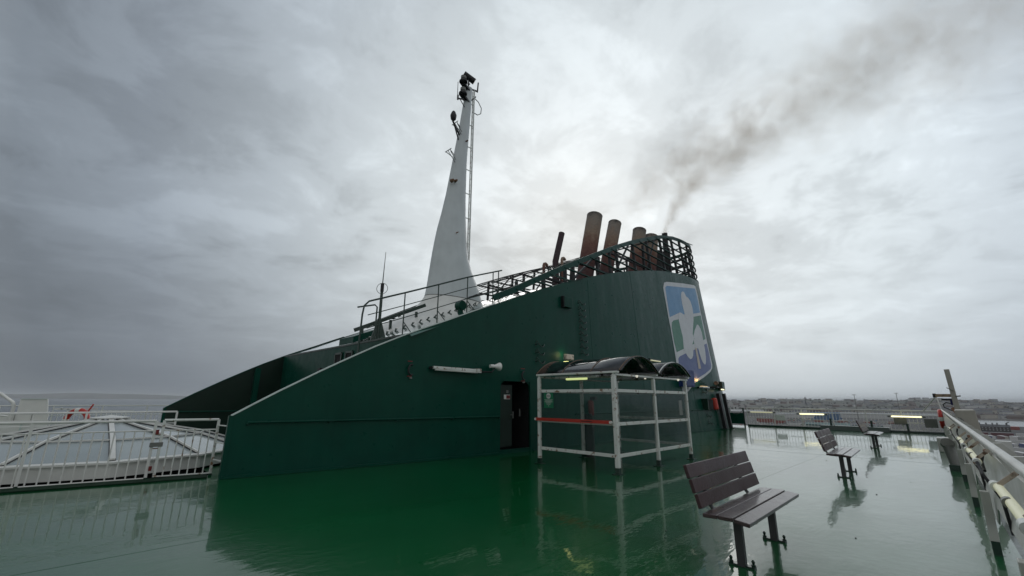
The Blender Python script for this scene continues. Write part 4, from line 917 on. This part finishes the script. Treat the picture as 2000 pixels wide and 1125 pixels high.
# ------------------------------------------------------------------ sea, land, town
sea_m = bpy.data.materials.new('grey_sea_water'); sea_m.use_nodes = True; t = sea_m.node_tree; b = t.nodes['Principled BSDF']; g = nd(t, 'ShaderNodeNewGeometry').outputs['Position']
b.inputs['Base Color'].default_value = (.045, .06, .07, 1); b.inputs['Roughness'].default_value = .22
bpn = nd(t, 'ShaderNodeBump'); bpn.inputs['Distance'].default_value = .8; bpn.inputs['Strength'].default_value = .6
t.links.new(noise(t, g, .12, 6, .65), bpn.inputs['Height']); t.links.new(bpn.outputs[0], b.inputs['Normal'])
sm = MB(); rr_ = [0, 40, 200, 1000, 5000, 20000]; n = 64; vs = [(0, 0, -29.5)]
for r_ in rr_[1:]: vs += [(r_*math.cos(2*math.pi*k/n), r_*math.sin(2*math.pi*k/n), -29.5) for k in range(n)]
fs = [(0, 1+k, 1+(k+1) % n) for k in range(n)]
for j in range(len(rr_)-2):
    for k in range(n): a, b_ = 1+j*n+k, 1+j*n+(k+1) % n; fs.append((a, b_, b_+n, a+n))
sm.add(vs, fs); struct('sea', sm, sea_m)
def ground_mat(name, cols, sc1, sc2):
    m = bpy.data.materials.new(name); m.use_nodes = True; t = m.node_tree; b = t.nodes['Principled BSDF']; g = nd(t, 'ShaderNodeNewGeometry').outputs['Position']
    vz = nd(t, 'ShaderNodeTexVoronoi'); vz.inputs['Scale'].default_value = sc1; t.links.new(g, vz.inputs['Vector'])
    c = ramp(t, vz.outputs['Color'], cols, 'CONSTANT'); nn = ramp(t, noise(t, g, sc2, 6, .65), [(.3, .7), (.7, 1.25)])
    t.links.new(mixc(t, 1.0, c, nn, 'MULTIPLY'), b.inputs['Base Color']); b.inputs['Roughness'].default_value = .9; return m
port_m = ground_mat('wet_port_asphalt', [(0, (.028, .029, .031)), (.5, (.045, .045, .045)), (.8, (.07, .07, .07))], .02, .05)
hill_m = ground_mat('dull_winter_fields', [(0, (.035, .038, .030)), (.35, (.060, .052, .045)), (.6, (.045, .055, .038)), (.8, (.10, .095, .08))], .006, .02)
struct('port_apron', MB().prism([V(150, -14, -31), V(150, 420, -31), V(1150, 900, -31), V(1150, -20, -31), V(870, -20, -31), V(870, -90, -31), V(470, -130, -31), V(300, -80, -31)], (0, 0, 3)), port_m)
from mathutils import noise as mn
def fbm(x, y): return mn.fractal(V(x, y, .3), 1.0, 2.0, 5)
def polar(a0, a1, na, r0_, r1, nr, hf):
    vs, fs = [], []
    for i in range(na+1):
        a = math.radians(a0+(a1-a0)*i/na)
        for j in range(nr+1):
            r_ = r0_*(r1/r0_)**(j/nr); x, y = r_*math.cos(a), r_*math.sin(a); vs.append((x, y, hf(x, y, r_, math.degrees(a))))
    for i in range(na):
        for j in range(nr): k = i*(nr+1)+j; fs.append((k, k+nr+1, k+nr+2, k+1))
    return MB().add(vs, fs)
def sm_(x): x = max(0, min(1, x)); return x*x*(3-2*x)
def landh(x, y, r_, a=None):
    h = -28.2+sm_((r_-1180)/1500)*(34+5*fbm(x/500, y/500)+4*math.sin(math.degrees(math.atan2(y, x))*.55+1)) + sm_((r_-1150)/300)*(4*fbm(x/120, y/120))
    if r_ > 2750: h -= (r_-2750)*.02
    if r_ < 1190: h = -28.2-(1190-r_)*.15
    return h
struct('town_hills', polar(-22, 26, 220, 1140, 3300, 60, landh), hill_m, smooth=True)
def lefth(x, y, r_, a):
    e = math.degrees(math.atan2(y, x)); pk = 38*math.exp(-((e-89.4)/2.8)**2)+24*math.exp(-((e-85.0)/2.6)**2)+20*math.exp(-((e-95)/2.5)**2)+7*math.exp(-((e-82)/3)**2)
    f = math.sin(max(0, min(1, (r_-7200)/1800))*math.pi)**.8 if 7200 < r_ < 9000 else 0
    return -31+f*(34+pk+4*fbm(x/700, y/700))
struct('far_headland', polar(78, 108, 140, 7150, 9000, 16, lefth), hill_m, smooth=True)
# trees and hedges on the hillside: one mass
tm = paint('winter_trees', (.035, .034, .028), .9, .3)
wd = MB()
for i in range(2600):
    a = math.radians(random.uniform(-21, 25)); r_ = random.uniform(1250, 2900); x, y = r_*math.cos(a), r_*math.sin(a)
    if mn.noise(V(x/140, y/140, 1)) < -.05: continue
    z = landh(x, y, r_); s_ = random.uniform(2.5, 6)
    vs = [V(x+random.uniform(-s_, s_), y+random.uniform(-s_, s_), z+random.uniform(0, s_*1.3)) for _ in range(7)]
    wd.add(vs, [(0, 1, 2), (2, 3, 4), (4, 5, 6), (1, 3, 5), (0, 4, 6), (2, 5, 6)])
tag(wd.build('far_woodland', tm, kind='stuff'), 'dark bare trees and hedges spread over the town hillside', 'woodland')
# houses
def house_mesh(name, w_, d_, h_, wall, roof):
    m_ = MB().box((-w_/2, -d_/2, -2), (w_/2, d_/2, h_)); nf = len(m_.f)
    rf = h_+d_*.32
    m_.add([(-w_/2-.3, -d_/2-.4, h_), (w_/2+.3, -d_/2-.4, h_), (w_/2+.3, d_/2+.4, h_), (-w_/2-.3, d_/2+.4, h_), (-w_/2-.3, 0, rf), (w_/2+.3, 0, rf)], [(0, 1, 5, 4), (2, 3, 4, 5), (0, 4, 3), (1, 2, 5), (0, 3, 2, 1)])
    m_.box((w_*.3, -.4, h_), (w_*.3+.9, .5, rf+1)); n2 = len(m_.f)
    o = m_.build(name, [wall, roof]); COL.objects.unlink(o)
    for i, p_ in enumerate(o.data.polygons): p_.material_index = 1 if nf <= i < n2-6 else 0
    return o
hw = [paint('house_white', (.55, .55, .54), .8, .1), paint('house_cream', (.42, .39, .34), .8, .1), paint('house_grey', (.30, .30, .30), .8, .1), paint('house_brick', (.16, .11, .095), .8, .1)]
hr = [paint('slate', (.085, .088, .10), .6, .2), paint('brown_tile', (.10, .075, .065), .7, .2)]
protos = []
for i in range(8):
    wd_ = random.uniform(10, 26); protos.append((house_mesh('house', wd_, 8, random.uniform(4.5, 7), hw[i % 4], hr[i % 2]), ('white rendered slate roofed house on the hillside town', 'cream house with brown roof on the hillside town', 'grey slate roofed house on the hillside town', 'brick brown roofed house on the hillside town')[i % 4]))
cnt = 0
while cnt < 240:
    a = math.radians(random.triangular(-20, 22, 2)); r_ = random.uniform(1200, 2500); x, y = r_*math.cos(a), r_*math.sin(a)
    if mn.noise(V(x/260, y/260, 7)) < -.15: continue
    pr, lb_ = random.choice(protos); o = pr.copy(); COL.objects.link(o); o.location = (x, y, landh(x, y, r_)); o.rotation_euler = (0, 0, a+math.pi/2+random.choice((0, .3, -.3, .8)))
    tag(o, lb_, 'house', 'houses scattered over the far hillside town'); cnt += 1
# sheds on the port flat
def shed(label, x, y, L_, W_, H_, rot, wall, roof, nm='warehouse'):
    t_ = thing(nm, label, 'warehouse', (x, y, -28)); Mx = Matrix.Translation((x, y, -28)) @ Matrix.Rotation(rot, 4, 'Z')
    MB().box((-L_/2, -W_/2, 0), (L_/2, W_/2, H_)).xf(Mx).build('walls', wall, t_)
    MB().prism([(-L_/2-.5, -W_/2-.5, H_), (-L_/2-.5, 0, H_+W_*.13), (-L_/2-.5, W_/2+.5, H_)], (L_+1, 0, 0)).xf(Mx).build('roof', roof, t_)
    d_ = MB()
    for k in range(4): d_.box((-L_/2+L_*(.1+.22*k), -W_/2-.15, 0), (-L_/2+L_*(.1+.22*k)+5, -W_/2-.02, H_*.7))
    d_.xf(Mx).build('doors', hr[0], t_)
pale = paint('pale_sheet_roof', (.26, .27, .28), .6, .1); blu = paint('container_blue', (.035, .11, .24), .6, .1); redc = paint('container_red', (.24, .045, .03), .6, .15); tealc = paint('teal_shed', (.05, .12, .12), .6, .1)
shed('long pale roofed shed beyond the left part of the end railing', 1020, 330, 90, 26, 8, 1.9, hw[2], pale)
shed('low grey shed seen through the middle of the end railing', 960, 215, 60, 22, 7, 1.8, hw[0], pale)
shed('blue walled shed behind the middle tube lamp', 1000, 176, 46, 18, 8, 1.75, blu, blu)
shed('wide white shed behind the farthest bench', 1050, 120, 80, 24, 7, 1.7, hw[0], pale)
shed('pale shed under the right floodlight mast', 1080, 60, 70, 24, 7, 1.6, hw[2], pale)
shed('teal sided shed low behind the green ledge', 620, 108, 40, 14, 4, 1.7, tealc, tealc)
shed('second teal sided shed right of the green ledge', 640, 78, 34, 12, 4, 1.65, tealc, hr[0])
# dark terrace by the water with chimneys
t_ = thing('dockside_terrace', 'long dark stone dockside building with chimneys beside the water at far right', 'building', (705, -25, -28))
MB().box((700, -36, -28), (711, -12, -23.2)).build('walls', paint('dark_stone', (.055, .048, .045), .8, .3), t_)
MB().prism([(699.5, -36.4, -23.2), (705.5, -36.4, -20.9), (711.5, -36.4, -23.2)], (0, 24.8, 0)).build('roof', paint('dark_slate', (.05, .05, .055), .6, .2), t_)
for v_ in (-14.5, -19.5, -24, -27.5, -34): MB().box((704.6, v_-.5, -21.6), (706.4, v_+.5, -19.3)).build('chimney', MATS['dark_stone'], t_)
wn = MB()
for k in range(9):
    for z_ in (-27.0, -25.0): wn.box((699.9, -34.6+k*2.6, z_), (699.99, -33.6+k*2.6, z_+1.3))
wn.build('windows', hw[2], t_)
# containers and lorries
def box_unit(name, L_, H_, cols, wheels):
    t_ = bpy.data.objects.new(name, None); COL.objects.link(t_)
    z0 = 1.1 if wheels else 0
    m_ = MB().box((-L_/2, -1.25, z0), (L_/2, 1.25, z0+H_)); m_.build('cargo_box', cols[0], t_)
    MB().box((-L_/2-.02, -1.3, z0+H_), (L_/2+.02, 1.3, z0+H_+.07)).build('box_roof', cols[1], t_)
    MB().box((-L_/2-.05, -1.1, z0+.1), (-L_/2-.01, 1.1, z0+H_-.1)).build('rear_doors', cols[2], t_)
    if wheels:
        for x_ in (-L_/2+1.2, -L_/2+2.5, -L_/2+3.8):
            MB().path([V(x_, -1.25, .5), V(x_, 1.25, .5)], .5, 12).build('wheels', black_m, t_)
        MB().box((L_/2-2.5, -.9, 0), (L_/2-2.3, -.7, z0)).box((L_/2-2.5, .7, 0), (L_/2-2.3, .9, z0)).build('landing_legs', grey_m, t_)
    return t_
rw = paint('trailer_roof_white', (.50, .50, .50), .5, .08)
kinds = [(box_unit('parked_trailer', 13.6, 2.8, (hw[0], rw, hw[2]), True), 'white sided lorry trailer in the port lot below the bulwark'),
         (box_unit('parked_trailer', 13.6, 2.8, (blue_m, rw, hw[0]), True), 'blue sided lorry trailer in the port lot below the bulwark'),
         (box_unit('parked_trailer', 13.6, 2.8, (paint('maroon_side', (.10, .02, .025), .5, .1), rw, hw[1]), True), 'maroon sided lorry trailer in the port lot below the bulwark'),
         (box_unit('parked_trailer', 13.6, 2.8, (hw[2], rw, hw[3]), True), 'grey sided lorry trailer in the port lot below the bulwark')]
first = [True]*4
for row, (u_, n_) in enumerate(((300, 4), (330, 5), (362, 6), (398, 7), (438, 7), (480, 8), (530, 8), (585, 8))):
    for k in range(n_):
        i = random.randrange(4); pr, lb_ = kinds[i]
        o = pr if first[i] else copy_tree(pr)
        first[i] = False
        o.location = (u_+random.uniform(-1, 1)+k*1.5, -2-u_*.012-k*(15.2 if row % 2 else 3.6)*(1 if row % 2 else 1.9), -28); o.rotation_euler = (0, 0, math.pi/2+.12 if row % 2 else .25)
        tag(o, lb_, 'trailer', 'lorry trailers parked in the port lot')
ck = [(box_unit('shipping_container', 12.2, 2.6, (redc, redc, redc), False), 'red shipping container stacked on the quay beyond the end railing'), (box_unit('shipping_container', 12.2, 2.6, (blu, blu, blu), False), 'blue shipping container stacked on the quay beyond the end railing'),
      (box_unit('shipping_container', 12.2, 2.6, (hw[0], rw, hw[0]), False), 'white shipping container on the quay beyond the end railing')]
fc = [True]*3
def cont(i, u_, v_, lvl, rot=1.85):
    pr, lb_ = ck[i]; o = pr if fc[i] else copy_tree(pr); fc[i] = False
    o.location = (u_, v_, -28+lvl*2.6); o.rotation_euler = (0, 0, rot); tag(o, lb_, 'container', 'shipping containers on the quay')
for lv in (0, 1):
    for k in range(3): cont(0, 716-k*3.6, 203-k*12.7, lv)
for k in range(3): cont(1, 860-k*3.2, 165-k*12.7, 0); cont(1, 864-k*3.2, 161-k*12.7, 1)
for k in range(6): cont(2, 640+random.uniform(-20, 60), 150-k*17, 0, random.uniform(1.6, 1.9))
for k in range(4): cont(0, 800+k*9, 150-k*28, 0, 1.7)
# parked cars and vans on the open quay
car_cols = [hw[0], hr[0], blu, redc, hw[2], grey_m]; car_names = ('white', 'slate grey', 'blue', 'red', 'pale grey', 'dark grey')
cars = []
for m__, nm_ in zip(car_cols, car_names):
    cmb = MB().prism([(-2.2, -.9, .35), (-2.2, -.9, .85), (-1.5, -.9, .95), (-.9, -.9, 1.45), (.8, -.9, 1.45), (1.4, -.9, .95), (2.2, -.9, .85), (2.2, -.9, .35)], (0, 1.8, 0)).box((-1.7, -.95, 0), (-1.1, .95, .6)).box((1.1, -.95, 0), (1.7, .95, .6))
    o = cmb.build('parked_car', m__); COL.objects.unlink(o); cars.append((o, nm_+' car parked on the open quay beyond the end railing'))
for k in range(110):
    row = k % 11; pr, lb_ = random.choice(cars); o = pr.copy(); COL.objects.link(o)
    u_ = 560+row*34+random.uniform(-2, 2); o.location = (u_, 40+(k//11)*13+u_*.06+random.uniform(-4, 4), -28); o.rotation_euler = (0, 0, random.choice((.3, .35, 1.87)))
    tag(o, lb_, 'car', 'cars parked on the open quay')
# port floodlight masts
def lmast(label, x, y, ht):
    t_ = thing('floodlight_mast', label, 'light mast', (x, y, -28), 'port floodlight masts')
    MB().tube((x, y, -28), (x, y, -28+ht), .55, .25, 8).build('column', grey_m, t_)
    MB().bar((x+1.6, y-1.6, -28+ht), (x-1.6, y+1.6, -28+ht), .8, .5).bar((x+1.6, y+1.6, -28+ht), (x-1.6, y-1.6, -28+ht), .8, .5).build('lamp_head', grey_m, t_)
    return t_
lmast('tall port floodlight mast above the middle of the end railing, left of the other', 700, 88.9, 38)
lmast('tall port floodlight mast above the right tube lamp', 700, 48.5, 39.7)
for i, (px, e_) in enumerate(((1601, .0), (1614, .3), (1620, .1), (1634, .2), (1643, .2), (1694, .3), (1710, 0), (1718, .1))):
    d = fwd+rt*(px-1000)/840-up*(779-562.5)/840; k = 2200/math.hypot(d.x, d.y); x, y = d.x*k, d.y*k; zt_ = Hc+d.z*k
    t_ = lmast('tiny distant light mast standing on the skyline of the hill', x, y, zt_+28-e_*6)
d = fwd+rt*(1572-1000)/840-up*(775-562.5)/840; k = 1900/math.hypot(d.x, d.y); x, y, zz = d.x*k, d.y*k, Hc+d.z*k
tag(MB().path([V(x, y, zz-26), V(x, y, zz)], [2.2, 1.5], 10).build('chimney_stack', hr[0]), 'lone dark chimney stack rising on the hill skyline', 'chimney')
# quay crane silhouette etc. by the water
tag(MB().box((760, -46, -28), (770, -36, -24.5)).build('red_ship_stern', redc), 'small red vessel side by the quay at the right edge', 'vessel')
tag(MB().tube((735, -36, -28), (735, -36, -19.5), .5).bar((735, -36, -20), (736, -38, -18.8), .8, .8).build('quay_crane', grey_m), 'small grey quay crane post beside the red vessel', 'crane')

# ------------------------------------------------------------------ smoke
def plume(name, label, X, PL, dens, dn_st, soft=.5):
    pm = bpy.data.materials.new(name); pm.use_nodes = True; t = pm.node_tree; t.nodes.clear()
    out = nd(t, 'ShaderNodeOutputMaterial'); pv = nd(t, 'ShaderNodeVolumePrincipled'); t.links.new(pv.outputs[0], out.inputs['Volume'])
    g = nd(t, 'ShaderNodeNewGeometry').outputs['Position']
    wv = nd(t, 'ShaderNodeTexNoise'); wv.inputs['Scale'].default_value = .5; wv.inputs['Detail'].default_value = 6; wv.inputs['Roughness'].default_value = .6; t.links.new(g, wv.inputs['Vector'])
    s3 = nd(t, 'ShaderNodeSeparateXYZ'); t.links.new(g, s3.inputs[0]); w3 = nd(t, 'ShaderNodeSeparateXYZ'); t.links.new(wv.outputs['Color'], w3.inputs[0])
    y0, y1 = PL[0][0], PL[-1][0]; sp = y0-y1
    tt = mth(t, 'DIVIDE', mth(t, 'SUBTRACT', y0, s3.outputs[1]), sp, clamp=True)
    def curve(vals, hi): return mth(t, 'MULTIPLY', ramp(t, tt, [((y0-a)/sp, v_/hi) for a, v_ in vals]), hi)
    zc = curve([(a, z_) for a, z_, r_ in PL], 24.0); rc = curve([(a, r_) for a, z_, r_ in PL], 6.0)
    wr = mth(t, 'MULTIPLY', rc, 1.9)
    dz = mth(t, 'SUBTRACT', mth(t, 'ADD', s3.outputs[2], mth(t, 'MULTIPLY', mth(t, 'SUBTRACT', w3.outputs[0], .5), wr)), zc)
    dx = mth(t, 'ADD', mth(t, 'SUBTRACT', s3.outputs[0], X), mth(t, 'MULTIPLY', mth(t, 'SUBTRACT', w3.outputs[1], .5), wr))
    rr2 = mth(t, 'DIVIDE', mth(t, 'SQRT', mth(t, 'ADD', mth(t, 'MULTIPLY', dz, dz), mth(t, 'MULTIPLY', dx, dx))), rc)
    fall = ramp(t, rr2, [(0, 1), (.35, .62), (.7, .18), (1, 0)], 'EASE')
    nz = ramp(t, noise(t, g, .9, 6, .6, .8), [(.38, 1-soft*2 if soft < .5 else .06), (.64, 1)], 'EASE')
    dn = ramp(t, tt, dn_st)
    t.links.new(mth(t, 'MULTIPLY', mth(t, 'MULTIPLY', mth(t, 'MULTIPLY', fall, nz), dn), dens), pv.inputs['Density'])
    pv.inputs['Color'].default_value = (.95, .74, .50, 1)
    o = MB().path([V(X, a, z_) for a, z_, r_ in PL], [r_*1.25+.1 for a, z_, r_ in PL], 16).build('exhaust_smoke', pm, kind='stuff'); tag(o, label, 'smoke')
plume('brown_exhaust_smoke', 'thin brown smoke trailing from the black exhaust pipe up to the right', 27.7,
      [(12.55, 12.85, .34), (12.1, 13.9, .75), (11.3, 15.0, 1.15), (9.9, 16.3, 1.6), (8.0, 17.3, 2.1), (5.4, 18.2, 2.7), (1.4, 19.0, 3.9), (-3, 19.7, 4.9), (-9, 20.4, 5.6), (-16, 20.9, 6.0)],
      .62, [(0, 4.5), (.04, 1.7), (.13, .75), (.30, .42), (.6, .24), (.85, .13), (1, 0)], .35)
plume('pale_pipe_exhaust', 'faint smoke veil drifting right from the fat rusty exhaust pipes', 22.5,
      [(13.0, 11.9, .5), (12.0, 12.9, 1.2), (10.5, 13.9, 1.7), (8.5, 14.7, 2.2), (5.5, 15.6, 2.8), (0, 16.6, 3.6)],
      .42, [(0, .6), (.15, 1.0), (.5, .6), (1, 0)])

# ------------------------------------------------------------------ haze
hm = bpy.data.materials.new('haze_air'); hm.use_nodes = True; t = hm.node_tree; t.nodes.clear()
out = nd(t, 'ShaderNodeOutputMaterial'); pv = nd(t, 'ShaderNodeVolumePrincipled'); t.links.new(pv.outputs[0], out.inputs['Volume'])
pv.inputs['Color'].default_value = (.88, .92, .96, 1); pv.inputs['Density'].default_value = .00012
hb = MB().box((-20100, -20100, -33), (20100, 20100, 62)).build('haze', hm, kind='stuff'); tag(hb, 'pale grey haze over the far hills and sea', 'haze')
